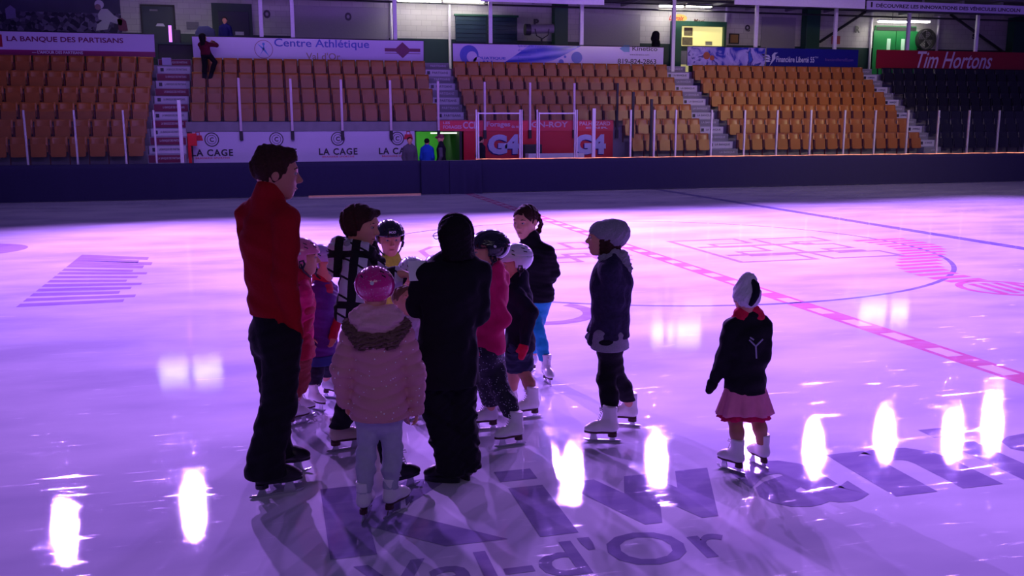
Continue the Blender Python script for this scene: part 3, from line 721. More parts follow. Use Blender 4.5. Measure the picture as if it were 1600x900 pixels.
# shutters
xa, z1 = on_wall(711, 25, YW); xb, _ = on_wall(807, 27, YW)
e = empty('roller_shutter', ((xa + xb) / 2, YW - .02, 4.0), 0, 'dark green closed shutter window behind the wave banner', 'shutter')
mb = MB(); hw = (xb - xa) / 2
for i in range(14): mb.box(-hw, hw, -.07 - .015 * (i % 2), -.01, z1 - 4 - .16 * (i + 1), z1 - 4 - .16 * i - .01)
mb.build('slats', mat('shutter_green', srgb(16, 48, 70), .5), e); MB().box(-.03, .03, -.10, -.01, 0, z1 - 4).build('mullion', M['greend'], e)
MB().box(-hw - .05, hw + .05, -.12, -.01, z1 - 4, z1 - 3.93).build('top_frame', M['green'], e)
# smooth grey wall panels
for i, (a, b2, y0) in enumerate(((452, 606, 8), (905, 1000, 20), (1190, 1243, 26))):
    xa, z1 = on_wall(a, y0, YW); xb, _ = on_wall(b2, y0, YW)
    tag(MB().box(xa, xb, YW - .05, YW - .005, 4.0, min(z1, 6.5)).build('wall_panel', mat('smooth_grey_panel', (.33, .32, .36), .6)), ('smooth grey wall panel left of the bright lamp', 'smooth grey wall panel left of the hooded figure', 'smooth grey wall panel right of the letter Q')[i], 'panel')
for i, px in enumerate((612, 703, 1133, 1360, 1464)):
    xa, z1 = on_wall(px, 70, YW - .1)
    tag(MB().tube([(xa, YW - .1, 4.0), (xa, YW - .1, 6.86)], .055, 10).build('wall_pipe', M['white']), ('pale vertical pipe left of the bright wall bay', 'pale vertical pipe right of the bright wall bay', 'pale vertical pipe right of the lit booth', 'pale vertical pipe left of the green doors', 'pale vertical pipe right of the round fan')[i], 'pipe')
# wall letters
for i, (ch, px, py, h_) in enumerate((('O', 417, 22, .30), ('O', 544, 26, .30), ('P', 838, 35, .26), ('Q', 1168, 44, .28), ('R', 1340, 46, .28), ('S', 1522, 57, .24))):
    x, z = on_wall(px, py, YW - .06); mb = MB(); text_wall(mb, ch, x - h_ * .42, x + h_ * .42, z - h_ / 2, z + h_ / 2, YW - .062 , .07)
    tag(mb.build('wall_letter', M['dtxt']), ('round black letter O painted between the two left roof posts', 'black letter O painted left of the bright wall bay', 'small black letter P above the projector', 'black letter Q on the back wall', 'black letter R on the back wall', 'dim black letter half hidden by the rightmost post')[i], 'letter')
# lit booth
xa, z1 = on_wall(1047, 33, YW); xb, _ = on_wall(1132, 35, YW); xi, zt = on_wall(1062, 41, YW); xj, zc = on_wall(1127, 73, YW)
e = empty('ticket_booth', ((xa + xb) / 2, YW, 4.0), 0, 'lit yellow booth window with posters inside a green frame', 'booth'); c = (xa + xb) / 2
mb = MB(); mb.box(xa - c, xi - c, -.22, -.03, 0, z1 - 4); mb.box(xj - c, xb - c, -.22, -.03, 0, z1 - 4); mb.box(xi - c, xj - c, -.22, -.03, zt - 4, z1 - 4)
mb.build('frame', M['green'], e)
MB().box(xi - c + .55, xj - c, -.20, -.03, 0, zc - 4).build('counter_front', M['greend'], e)
MB().box(xi - c, xj - c, -.045, -.035, zc - 4, zt - 4).build('lit_interior', mat('booth_interior', srgb(235, 225, 130), .7, emit=(1.0, .90, .36), es=.75, var=.05), e)
MB().box(xi - c, xi - c + .50, -.045, -.035, .05, zc - 4 - .2).build('door_interior', M['concrete'], e)
MB().box(xi - c + .02, xi - c + .42, -.06, -.04, .2, .5).build('low_sign', mat('dim_yellow', srgb(200, 190, 110), .6, emit=(1, .9, .4), es=.3), e)
pn = mat('poster_print', srgb(130, 120, 90), .6, var=.6, scale=9); pr_ = mat('red_poster_print', srgb(170, 70, 60), .6, var=.5, scale=9)
for (a, t_, b2, bt, m_) in ((1069, 43, 1082, 56, pn), (1066, 58, 1082, 71, pn), (1060, 43, 1065, 56, pr_)):
    x0, zz1 = on_wall(a, t_, YW - .06); x1, zz0 = on_wall(b2, bt, YW - .06); MB().box(x0 - c, x1 - c, -.07, -.05, zz0 - 4, zz1 - 4).build('poster', m_, e)
MB().box(.35, .65, -.09, -.05, zc - 4 + .04, zc - 4 + .2).build('small_device', mat('pale_device', (.6, .6, .4), .5), e)
# small signs over the booth
mb = MB(); x, z = on_wall(1060, 28, YW - .03)
e = empty('wall_sign', (x, YW - .03, z), 0, 'yellow oval sign with red script above the lit booth', 'sign')
p = [(.34 * math.cos(a) + .05, .15 * math.sin(a)) for a in np.linspace(0, 2 * math.pi, 24)[:-1]]
MB().prism(p, 0, .015).build('oval', mat('sign_yellow', srgb(220, 180, 90), .5), e); mb = MB(); text_wall(mb, 'Lacroix', -.42, .25, -.10, .09, -.006, .03, .4); mb.build('script', mat('sign_red', srgb(190, 30, 30), .5), e)
mb = MB(); text_wall(mb, 'Maxi', 18.0 - .9 + .0, 18.0 - .4, 6.18, 6.34, YW - .03, .01, .3); tag(mb.build('wall_script', M['bracket']), 'faint red script painted right of the yellow oval sign', 'lettering')
# frames, notices
def notice(px0, py0, px1, py1, m, label, fr=None, name='notice', cat='notice'):
    x0, zz1 = on_wall(px0, py0, YW - .05); x1, zz0 = on_wall(px1, py1, YW - .05)
    e = empty(name, ((x0 + x1) / 2, YW - .05, zz0), 0, label, cat); h_ = (x1 - x0) / 2
    MB().box(-h_, h_, -.01, .02, 0, zz1 - zz0).build('sheet', m, e)
    if fr:
        mb = MB(); t = .04; H_ = zz1 - zz0
        mb.box(-h_ - t, -h_, -.03, .03, -t, H_ + t); mb.box(h_, h_ + t, -.03, .03, -t, H_ + t); mb.box(-h_, h_, -.03, .03, H_, H_ + t); mb.box(-h_, h_, -.03, .03, -t, 0); mb.build('frame', fr, e)
    return e
notice(1141, 54, 1153, 67, M['wood'], 'small framed brown notice left of the letter Q', M['dark'], 'picture_frame', 'frame')
notice(1300, 56, 1312, 69, mat('red_notice', srgb(170, 80, 80), .6, var=.3, scale=14), 'small red and yellow notice below the letter R')
notice(291, 34, 311, 46, M['concrete'], 'faint grey notice left of the standing man in blue')
# round black fan
x, z = on_wall(1445, 62, YW - .2)
e = empty('round_fan', (x, YW - .25, z), 0, 'large round dark fan on the wall right of the green doors', 'fan')
mb = MB(); mb.disc((0, 0, 0), .46, .20, 36, 'Y', .42); mb.build('drum', M['dark'], e)
mb = MB()
for r_ in (.10, .18, .26, .34): mb.disc((0, -.09, 0), r_, .012, 28, 'Y', r_ - .012)
for a in range(8): mb.tube([(0, -.09, 0), (.43 * math.cos(a * .785), -.09, .43 * math.sin(a * .785))], .006, 5)
mb.build('grille', M['dark'], e); mb = MB()
for a in range(4):
    q = a * 1.5708; mb.prism([(.04 * math.cos(q), .04 * math.sin(q)), (.38 * math.cos(q), .38 * math.sin(q)), (.34 * math.cos(q + .7), .34 * math.sin(q + .7))], .0 + .001 * a, .02)
mb.build('blades', M['black'], e)
# projector on bracket (behind wave banner)
x, z = on_wall(845, 46, 34.2)
e = empty('followspot', (x, 34.2, 4.0), 0, 'grey cylindrical spotlight on a yoke pointing left behind the wave banner', 'spotlight')
zz = z - 4
mb = MB(); mb.tube([(-.62, 0, zz - .02), (-.42, 0, zz - .02), (-.42, 0, zz - .01)], .21, 20); mb.build('hood', M['dark'], e)
mb = MB(); mb.tube([(-.42, 0, zz), (.48, 0, zz + .04)], .17, 20); mb.build('barrel', mat('grey_metal', (.20, .19, .22), .4), e, smooth=False)
mb = MB(); mb.tube([(-.28, -.2, zz), (-.22, -.2, zz - .25), (0, -.2, zz - .36), (.22, -.2, zz - .22), (.26, -.2, zz)], .02, 6); mb.build('yoke', M['dark'], e)
mb = MB(); mb.tube([(0, -.1, zz - .36), (0, -.1, 0)], .035, 8); mb.build('stand', M['dark'], e)
# tube lamps under the low roof
tube_m = mat('fluorescent_tube', (1, 1, 1), .4, emit=(1.0, .96, .82), es=17)
def tube_lamp(px0, px1, py, y, label, power, on=True, dark=None):
    x0, z = on_wall(px0, py, y); x1, _ = on_wall(px1, py, y)
    e = empty('tube_lamp', ((x0 + x1) / 2, y, z), 0, label, 'lamp'); h_ = (x1 - x0) / 2
    mb = MB(); mb.prism([(-.13, .10), (.13, .10), (.05, .16), (-.05, .16)], -h_, h_, 'YZ'); o = mb.build('housing', M['white'], e); 
    for s_ in (-.06, .06):
        MB().tube([(-h_ + .03, s_, .06), (h_ - .03, s_, .06)], .025, 10).build('tube', tube_m if on else M['white'], e)
    MB().tube([(0, 0, .16), (0, 0, 6.86 - z)], .01, 5).build('hanger', M['dark'], e)
    if on:
        l = area('tube_glow', ((x0 + x1) / 2, y, z), ((x0 + x1) / 2, y + .35, z - 1), 2 * h_, .2, power, (1.0, .93, .70), 170)
for p_ in ((620, 690, 12, 'bright tube lamp at the left of the bright wall bay', 12), (692, 757, 12, 'bright tube lamp between two roof posts above the bright wall bay', 12),
           (1030, 1068, 20, 'bright tube lamp left of the roof post by the lit booth', 7), (1072, 1112, 20, 'bright tube lamp above the lit booth', 7),
           (1372, 1416, 44, 'bright tube lamp above the left green door leaf', 6), (1418, 1452, 44, 'bright tube lamp above the right green door leaf', 6)):
    tube_lamp(p_[0], p_[1], p_[2] - 8, 35.2, p_[3], p_[4])
tube_lamp(206, 256, -14, 33.0, 'left tube lamp at the top edge above the dark blue door', 2)
tube_lamp(262, 312, -14, 33.0, 'right tube lamp at the top edge above the dark blue door', 2)
# mural of hockey player and crowd
MU = empty('wall_mural', (-7.0, YW - .05, 4.0), 0, 'wall mural of a white-capped figure bending before a dark crowd', 'mural')
cm, N, L, b = newmat('crowd_print'); b.inputs['Roughness'].default_value = .5
tcn = N.new('ShaderNodeTexCoord'); vo = N.new('ShaderNodeTexVoronoi'); vo.inputs['Scale'].default_value = 8; L.new(tcn.outputs['Object'], vo.inputs['Vector'])
nz_ = N.new('ShaderNodeTexNoise'); nz_.inputs['Scale'].default_value = 1.6; L.new(tcn.outputs['Object'], nz_.inputs['Vector'])
sep = N.new('ShaderNodeSeparateColor'); L.new(vo.outputs['Color'], sep.inputs[0])
f1 = math_node(N, L, 'MULTIPLY', math_node(N, L, 'POWER', sep.outputs[0], 2.0), nz_.outputs['Fac'])
L.new(mixc(N, L, f1, (.015, .012, .05, 1), (.36, .28, .62, 1)), b.inputs['Base Color'])
xr, _ = on_wall(189, 20, YW); xr += 7.0
MB().box(-3.5, xr, -.03, .0, .6, 2.55).build('crowd_print', cm, MU)
MB().box(-3.5, xr, -.034, -.03, 1.95, 2.55).build('wall_print', mat('mural_greenish', srgb(60, 60, 92), .5, var=.3, scale=1.5), MU)
def mp_(px, py): x, z = on_wall(px, py, YW - .09); return (x + 7.0, z - 4)
mb = MB(); mb.prism([mp_(*q) for q in ((153, 22), (158, 14), (168, 14), (178, 24), (192, 32), (190, 40), (172, 34), (168, 46), (150, 48), (152, 38), (160, 32), (154, 30))], -.05, -.036); mb.build('white_shirt_print', mat('mural_white', (.50, .48, .62), .5), MU)
mb = MB(); x, z = mp_(155, 7); mb.disc((x, -.055, z), .15, .02, 20); mb.build('cap_print', mat('mural_white', None, 0), MU)
mb = MB(); x, z = mp_(154, 11); mb.disc((x - .02, -.07, z), .10, .01, 16); mb.build('face_print', mat('mural_skin', (.25, .15, .2), .5), MU)
mb = MB(); mb.prism([mp_(*q) for q in ((183, 30), (190, 28), (197, 33), (200, 48), (186, 48))], -.05, -.036); mb.build('red_print', mat('mural_red', srgb(110, 40, 80), .5), MU)
mb = MB(); mb.prism([mp_(*q) for q in ((8, 14), (16, 8), (24, 14), (25, 28), (10, 30))], -.05, -.036); mb.build('pale_figure_print', mat('mural_violet', (.22, .18, .45), .5), MU)
# things at the head of the maroon stairs
e = empty('sound_desk', (-2.85, 33.5, 4.0), 0, 'dark sound desk at the head of the maroon stairs', 'desk')
MB().box(-.62, .62, -.15, .45, 0, .72).build('body', M['dark'], e, bevel=.02); MB().box(-.66, .66, -.2, .5, .72, .78).build('top', M['greend'], e)
tag(MB().box(-3.30, -3.02, 32.62, 32.83, 4.0, 4.24).build('plastic_crate', mat('pale_crate', (.40, .38, .60), .5), bevel=.01), 'small pale crate at the top of the maroon stairs', 'crate')
mb = MB(); mb.prism([(-.35, 0), (.35, 0), (.30, .5), (.1, .62), (-.2, .60), (-.33, .4)], -.1, .12); o = mb.build('draped_coat', mat('blue_grey_coat', srgb(60, 60, 110), .8), bevel=.03); o.location = (-1.95, 33.6, 4.75)
tag(o, 'blue grey coat heaped on the ledge left of the climbing woman', 'coat')
tag(MB().box(-2.1, -1.5, 33.4, 33.8, 4.0, 4.75).build('ledge_box', M['dark']), 'dark chest under the blue grey coat', 'chest')
tag(MB().box(-2.95, -2.75, 33.5, 33.7, 4.78, 5.22).build('monitor', M['black'], bevel=.02), 'small black monitor on the sound desk', 'monitor')
x, z = on_wall(266, 52, 33.3)
tag(MB().tube([(x, 33.3, z - .28), (x, 33.3, z + .25)], .05, 10).build('lava_lamp', mat('violet_glow', (.5, .2, .8), .4, emit=(.55, .18, 1), es=1.6)), 'upright glowing violet lamp before the dark blue door', 'lamp')

# ================================================================== RINK LAMPS (seen as reflections in the ice)
def flood(x, y, z, size, tgt, power, label, ang=95, col=VIOLET, es=260, lens=(.80, .62, 1.0)):
    t = (Vector(tgt) - Vector((x, y, z))).normalized()
    e = empty('flood_lamp', (x, y, z), 0, label, 'lamp', 'flood lamps over the far boards')
    e.rotation_euler = t.to_track_quat('-Z', 'Y').to_euler()
    mb = MB(); mb.tube([(0, 0, .34), (0, 0, .28), (0, 0, .05), (0, 0, 0)], [.06, size * .7, size, size * 1.02], 20); mb.build('housing', M['black'], e)
    MB().disc((0, 0, -.012), size * .92, .02, 24, 'Z').build('lens', mat('flood_lens_%d' % es, (1, 1, 1), .3, emit=lens, es=es), e)
    if power: spot('flood_beam', (x + t.x * .1, y + t.y * .1, z + t.z * .1), tgt, power, col, ang)
A_ = [(-6.0, 26.2, .16, 100), (-2.7, 27.1, .36, 190), (4.0, 26.8, .14, 60), (8.2, 26.6, .16, 120), (8.9, 26.6, .19, 150), (12.0, 27.0, .17, 130), (15.7, 27.3, .12, 60), (17.7, 26.7, .15, 90), (20.9, 27.2, .10, 25), (23.3, 26.6, .10, 25), (25.7, 27.4, .32, 170)]
for i, (x, y, s_, es) in enumerate(A_):
    tx = (0.6 * (x - 6) + 4.5, 15.4, 0)
    flood(x, y, 9.0, s_, tx, FLOOD * min(1.5, s_ / .16), f'violet flood lamp, {ordinal(i+1)} from the left on the high far truss', 44, es=es * .07)
B_ = [(-5.2, 37.0, 7.2, .36, 60), (-3.6, 36.6, 7.2, .36, 60)]
mb = MB(); 
for dy in (0, .35): mb.tube([(-14, 26.85 + dy, 9.35), (34, 26.85 + dy, 9.35)], .03, 6)
for i in range(48): mb.tube([(-14 + i, 26.85 + (.35 if i % 2 else 0), 9.35), (-13 + i, 26.85 + (0 if i % 2 else .35), 9.35)], .015, 5)
tag(mb.build('lighting_truss', M['alu']), 'aluminium lighting truss hung high over the far boards', 'truss')
# ================================================================== FIGURES: signed-distance sculpting
V3 = lambda *a: np.array(a, float)
def unit(v): return v / (np.linalg.norm(v) + 1e-9)
class Field:
    """a distance grid that is meshed into one continuous surface"""
    def __init__(s, lo, hi, h):
        s.lo = np.array(lo, float) - 2.5 * h; s.h = h
        s.n = np.maximum(((np.array(hi) - s.lo) / h + 4).astype(int), 4)
        s.d = np.full(s.n, 1.0, np.float32)
    def sl(s, lo, hi, pad):
        a = np.clip(((np.array(lo) - pad - s.lo) / s.h).astype(int), 0, s.n - 1); b = np.clip(((np.array(hi) + pad - s.lo) / s.h).astype(int) + 2, a + 1, s.n)
        ax = [(s.lo[i] + s.h * np.arange(a[i], b[i])).astype(np.float32) for i in range(3)]
        return tuple(slice(a[i], b[i]) for i in range(3)), np.meshgrid(*ax, indexing='ij', sparse=True)
    def put(s, sl, d, k, op):
        o = s.d[sl]
        if op == 'u':
            h = np.clip(.5 + .5 * (o - d) / k, 0, 1); s.d[sl] = o * (1 - h) + d * h - k * h * (1 - h)
        elif op == 's':
            h = np.clip(.5 - .5 * (o + d) / k, 0, 1); s.d[sl] = o * (1 - h) - d * h + k * h * (1 - h)
    def cone(s, a, b, ra, rb, k=.02, op='u', lat=None, q=1.0):
        a = np.asarray(a, float); b = np.asarray(b, float); r = max(ra, rb)
        sl, (X, Y, Z) = s.sl(np.minimum(a, b) - r, np.maximum(a, b) + r, k + 2 * s.h)
        ab = b - a
        if lat is None or q == 1.0:
            px, py, pz = X - a[0], Y - a[1], Z - a[2]
            t = np.clip((px * ab[0] + py * ab[1] + pz * ab[2]) / max(ab @ ab, 1e-9), 0, 1)
            d = np.sqrt((px - t * ab[0]) ** 2 + (py - t * ab[1]) ** 2 + (pz - t * ab[2]) ** 2) - (ra + t * (rb - ra))
        else:                       # flattened front to back
            w_ = unit(ab); l = unit(lat - (lat @ w_) * w_); f = np.cross(w_, l)
            px, py, pz = X - a[0], Y - a[1], Z - a[2]
            U = px * l[0] + py * l[1] + pz * l[2]; F_ = (px * f[0] + py * f[1] + pz * f[2]) / q; W = px * w_[0] + py * w_[1] + pz * w_[2]
            L_ = np.linalg.norm(ab); t = np.clip(W / max(L_, 1e-6), 0, 1)
            d = (np.sqrt(U ** 2 + F_ ** 2 + (W - t * L_) ** 2) - (ra + t * (rb - ra))) * (q + 1) / 2
        s.put(sl, d, k, op)
    def ell(s, c, r, fr=None, k=.02, op='u'):
        c = np.asarray(c, float); R_ = max(r)
        sl, (X, Y, Z) = s.sl(c - R_, c + R_, k + 2 * s.h)
        px, py, pz = X - c[0], Y - c[1], Z - c[2]
        if fr is None: fr = np.eye(3)
        q = [px * a[0] + py * a[1] + pz * a[2] for a in fr]
        k0 = np.sqrt(sum((q[i] / r[i]) ** 2 for i in range(3))); k1 = np.sqrt(sum((q[i] / r[i] ** 2) ** 2 for i in range(3)))
        s.put(sl, np.where(k1 > 1e-6, k0 * (k0 - 1) / np.maximum(k1, 1e-6), -min(r)), k, op)
    def cut(s, p, n, lo=None, hi=None):
        """keep the side that n points away from"""
        n = unit(np.asarray(n, float)); p = np.asarray(p, float)
        if lo is None: lo, hi = s.lo, s.lo + s.h * s.n
        sl, (X, Y, Z) = s.sl(lo, hi, 0)
        d = (X - p[0]) * n[0] + (Y - p[1]) * n[1] + (Z - p[2]) * n[2]
        s.d[sl] = np.maximum(s.d[sl], d)
    def mod(s, fn):
        sl, (X, Y, Z) = s.sl(s.lo, s.lo + s.h * s.n, 0); m = np.abs(s.d) < .06
        s.d = np.where(m, s.d + fn(X, Y, Z).astype(np.float32), s.d)
    def mesh(s, name, m, parent):
        d = s.d; neg = (d < 0).astype(np.uint8); n = s.n
        cnt = np.zeros(n - 1, np.uint8)
        offs = [(i, j, k) for i in (0, 1) for j in (0, 1) for k in (0, 1)]
        for i, j, k in offs: cnt += neg[i:n[0] - 1 + i, j:n[1] - 1 + j, k:n[2] - 1 + k]
        ac = np.argwhere((cnt > 0) & (cnt < 8))
        cv = [d[ac[:, 0] + i, ac[:, 1] + j, ac[:, 2] + k] for i, j, k in offs]
        acc = np.zeros((len(ac), 3)); c = np.zeros(len(ac))
        O = np.array(offs, float)
        for a in range(8):
            for b in range(a + 1, 8):
                if bin(a ^ b).count('1') != 1: continue
                va, vb = cv[a], cv[b]; m_ = (va < 0) != (vb < 0); t = np.where(m_, va / np.where(m_, va - vb, 1), 0)
                acc += np.where(m_[:, None], O[a] + t[:, None] * (O[b] - O[a]), 0); c += m_
        v = s.lo + s.h * (ac + acc / c[:, None])
        idx = np.full(n - 1, -1, np.int32); idx[tuple(ac.T)] = np.arange(len(ac))
        F_ = []
        for ax in range(3):
            b, c_ = (ax + 1) % 3, (ax + 2) % 3
            s0 = [slice(1, n[i] - 1) for i in range(3)]; s1 = list(s0); s1[ax] = slice(2, n[ax])
            s0[ax] = slice(1, n[ax] - 1)
            A = neg[tuple(s0)]; B = neg[tuple(s1)]; e = np.argwhere(A != B) + 1
            if not len(e): continue
            fl = neg[tuple(e.T)] == 1
            def g(db, dc): q = e.copy(); q[:, b] -= db; q[:, c_] -= dc; return idx[tuple(q.T)]
            qd = np.stack([g(0, 0), g(1, 0), g(1, 1), g(0, 1)], 1); qd[~fl] = qd[~fl][:, ::-1]
            F_.append(qd[(qd >= 0).all(1)])
        f = np.concatenate(F_).astype(np.int32)
        # one light relaxation pass
        for _ in range(1):
            sm = np.zeros_like(v); cn = np.zeros(len(v))
            for q in range(4):
                np.add.at(sm, f[:, q], v[f[:, (q + 1) % 4]]); np.add.at(cn, f[:, q], 1)
            v = v * .5 + .5 * sm / np.maximum(cn, 1)[:, None]
        me = bpy.data.meshes.new(name); me.vertices.add(len(v)); me.vertices.foreach_set('co', v.astype(np.float32).ravel())
        me.loops.add(f.size); me.loops.foreach_set('vertex_index', f.ravel())
        me.polygons.add(len(f)); me.polygons.foreach_set('loop_start', np.arange(0, f.size, 4, dtype=np.int32)); me.polygons.foreach_set('loop_total', np.full(len(f), 4, np.int32))
        me.polygons.foreach_set('use_smooth', np.ones(len(f), bool))
        me.materials.append(m); me.update(calc_edges=True); me.validate()
        o = bpy.data.objects.new(name, me); COL.objects.link(o); o.parent = parent
        return o

def ik(a, b, l1, l2, pole):
    d = b - a; L_ = np.linalg.norm(d); w_ = d / (L_ + 1e-9)
    if L_ > (l1 + l2) * .999: k = (L_ / (l1 + l2)) * 1.001; l1 *= k; l2 *= k
    x = (l1 * l1 - l2 * l2 + L_ * L_) / (2 * L_); h = math.sqrt(max(l1 * l1 - x * x, 0))
    p = pole - (pole @ w_) * w_
    return a + w_ * x + unit(p) * h

def creases(amp, fr, seed):
    r = np.random.default_rng(seed); A = r.normal(size=(4, 3)) * fr * np.array([.7, .7, 1.25]); ph = r.uniform(0, 6.28, 4)
    def fn(X, Y, Z):
        a = np.sin(A[0][0] * X + A[0][1] * Y + A[0][2] * Z + ph[0] + 1.6 * np.sin(A[1][0] * X + A[1][1] * Y + A[1][2] * Z + ph[1]))
        b = np.sin(1.9 * (A[2][0] * X + A[2][1] * Y + A[2][2] * Z) + ph[2] + 1.3 * np.sin(A[3][0] * X + A[3][1] * Y + A[3][2] * Z + ph[3]))
        return amp * (a * .65 + b * .35)
    return fn

# materials for people
def fabric(name, rgb, rough=.85, var=.18, scale=60, bump=.25): return mat(name, rgb, rough, var=var, scale=scale, bump=bump, spec=.25)
SK = mat('skin', srgb(222, 160, 132), .55, var=.05, scale=12, spec=.35)
M['hair_brown'] = mat('brown_hair', srgb(58, 34, 28), .75, var=.45, scale=70, bump=.8, spec=.2); M['hair_black'] = mat('black_hair', srgb(20, 14, 18), .75, var=.3, scale=70, bump=.6, spec=.2)
M['hair_fair'] = mat('fair_hair', srgb(120, 84, 60), .8, var=.3, scale=50, bump=.4)
M['eyew'] = mat('eye_white', srgb(175, 160, 160), .4); M['iris'] = mat('iris', srgb(40, 26, 22), .2); M['lip'] = mat('lip', srgb(176, 96, 92), .5)
M['boot_w'] = mat('white_skate_leather', srgb(232, 226, 232), .35, var=.05, scale=8); M['boot_k'] = mat('black_skate_leather', srgb(16, 14, 20), .4)
M['boot_g'] = mat('beige_skate_leather', srgb(196, 178, 160), .3, var=.05); M['sole'] = mat('brown_skate_sole', srgb(70, 38, 40), .5); M['lace'] = mat('white_lace', (.75, .73, .78), .8)

def add_hand(F, wr, d, nrm, sz, side, curl=.5, spread=.12, point=False):
    """palm, four unequal fingers with two bends and a side thumb"""
    d = unit(d); nrm = unit(nrm - (nrm @ d) * d); lt = np.cross(d, nrm) * side       # lt points to the thumb side
    p0 = wr; pc = wr + d * .050 * sz
    F.cone(wr - d * .02 * sz, wr + d * .022 * sz, .024 * sz, .026 * sz, .012, lat=lt, q=.75)
    F.cone(wr + d * .02 * sz, wr + d * .082 * sz, .036 * sz, .040 * sz, .012, lat=lt, q=.42)
    for i, (off, ln) in enumerate(((.031, .070), (.011, .080), (-.010, .074), (-.030, .058))):
        c = curl * (0.15 if (point and i == 0) else 1.0)
        b0 = wr + d * (.092 - .004 * abs(i - 1)) * sz + lt * off * sz
        a1 = c * 1.0; a2 = c * 2.1; a3 = c * 2.9
        dd = unit(d + lt * (1.2 - i) * spread)
        def rot(a): return dd * math.cos(a) - nrm * math.sin(a)
        p1 = b0 + rot(a1) * ln * .46 * sz; p2 = p1 + rot(a2) * ln * .31 * sz; p3 = p2 + rot(a3) * ln * .25 * sz
        r = .0093 * sz * (1 if i < 3 else .88)
        F.cone(b0 - rot(a1 * .5) * .012 * sz, p1, r * 1.1, r, .004); F.cone(p1, p2, r, r * .93, .003); F.cone(p2, p3, r * .93, r * .78, .003)
    t0 = wr + d * .028 * sz + lt * .026 * sz; t1 = t0 + unit(d * .62 + lt * .78 - nrm * .25) * .042 * sz; t2 = t1 + unit(d * .85 + lt * .25 - nrm * (.3 + .5 * curl)) * .034 * sz; t3 = t2 + unit(d * .8 - lt * .1 - nrm * (.4 + .7 * curl)) * .024 * sz
    F.cone(t0, t1, .017 * sz, .0125 * sz, .008); F.cone(t1, t2, .0120 * sz, .0105 * sz, .003); F.cone(t2, t3, .0105 * sz, .0085 * sz, .003)

def skate(parent, pos, yaw, L_, lift, kind, res=.005, top=.62):
    """yaw: local angle (0 = +Y). One boot with sole, blade and laces"""
    m = {'w': M['boot_w'], 'k': M['boot_k'], 'g': M['boot_g'], 's': M['boot_k']}[kind]
    F = Field((-.2 * L_ - .02, -.5 * L_, lift - .02), (.2 * L_ + .02, .55 * L_, lift + (top + .1) * L_), res)
    r = .135 * L_; lat = V3(1, 0, 0)
    F.cone((0, -.26 * L_, lift + .12 * L_), (0, .28 * L_, lift + .10 * L_), .135 * L_, .125 * L_, .02, lat=lat, q=1)
    F.cone((0, .20 * L_, lift + .09 * L_), (0, .37 * L_, lift + .075 * L_), .15 * L_, .115 * L_, .02, lat=lat, q=.75)
    F.cone((0, -.24 * L_, lift + .16 * L_), (0, -.20 * L_, lift + (top - .02) * L_), .145 * L_, .185 * L_, .03)
    F.cone((0, -.12 * L_, lift + .20 * L_), (0, .16 * L_, lift + .16 * L_), .14 * L_, .115 * L_, .03)
    if kind != 's': F.cone((0, -.06 * L_, lift + .30 * L_), (0, -.09 * L_, lift + (top - .08) * L_), .07 * L_, .06 * L_, .03)
    F.cut((0, 0, lift + .004), (0, 0, -1)); F.cut((0, 0, lift + top * L_), (0, -.12, 1))
    o = F.mesh('skate' if kind != 's' else 'shoe', m, parent); o.location = pos; o.rotation_euler = (0, 0, yaw)
    if kind == 's':
        mb = MB(); out = [(.13 * L_ * math.sin(a) * (1.0 if math.cos(a) > 0 else .85), .05 * L_ + .42 * L_ * math.cos(a)) for a in np.linspace(0, 2 * math.pi, 24)[:-1]]
        mb.prism(out, 0, lift + .006, 'XY'); mb.build('sole', M['black'], o); return o
    out = [(.115 * L_ * math.sin(a) * (1.0 if math.cos(a) > 0 else .85), .05 * L_ + .43 * L_ * math.cos(a)) for a in np.linspace(0, 2 * math.pi, 24)[:-1]]
    mb = MB(); mb.prism(out, lift - .010, lift + .006, 'XY')
    hl = [(x, y) for x, y in [(.095 * L_ * math.sin(a), -.26 * L_ + .12 * L_ * math.cos(a)) for a in np.linspace(0, 2 * math.pi, 16)[:-1]]]
    mb.prism(hl, lift - .034, lift - .008, 'XY'); mb.build('sole', M['sole'] if kind != 'k' else M['black'], o, bevel=.002)
    b = MB(); t = .0022; zl = lift - .034
    run = [(-.50 * L_, .008), (-.44 * L_, 0.0), (.0, -.0), (.36 * L_, 0.0), (.47 * L_, .012), (.49 * L_, .024), (.44 * L_, .022), (.36 * L_, .016), (-.46 * L_, .016)]
    b.prism([(y, z) for y, z in run], -t, t, 'YZ')
    b.prism([(-.36 * L_, .014), (-.18 * L_, .014), (-.21 * L_, zl * .8), (-.16 * L_, zl), (-.36 * L_, zl), (-.31 * L_, zl * .8)], -t * 1.6, t * 1.6, 'YZ')
    b.prism([(.12 * L_, .014), (.34 * L_, .014), (.30 * L_, lift - .022), (.38 * L_, lift - .010), (.06 * L_, lift - .010), (.16 * L_, lift - .022)], -t * 1.6, t * 1.6, 'YZ')
    b.build('blade', M['steel'], o)
    lb = MB(); n = 7
    for i in range(n):
        q = i / (n - 1); z = lift + (.24 + .36 * q) * L_; y = (.17 - .17 * min(1, q * 1.5)) * L_ - .01 * L_ * q + .005
        y = (.135 * (1 - q) ** 1.2 + .005) * L_; x = .075 * L_ * (1 - .2 * q)
        lb.tube([(-x, y - .02 * L_, z), (0, y + .012 * L_, z + .008), (x, y - .02 * L_, z)], .0026, 5)
    for sx in (-1, 1): lb.tube([(0, .03 * L_, lift + .60 * L_), (sx * .07 * L_, .07 * L_, lift + .64 * L_), (sx * .10 * L_, .08 * L_, lift + .58 * L_), (sx * .03 * L_, .05 * L_, lift + .57 * L_)], .0028, 5)
    lb.build('laces', M['lace'], o)
    return o

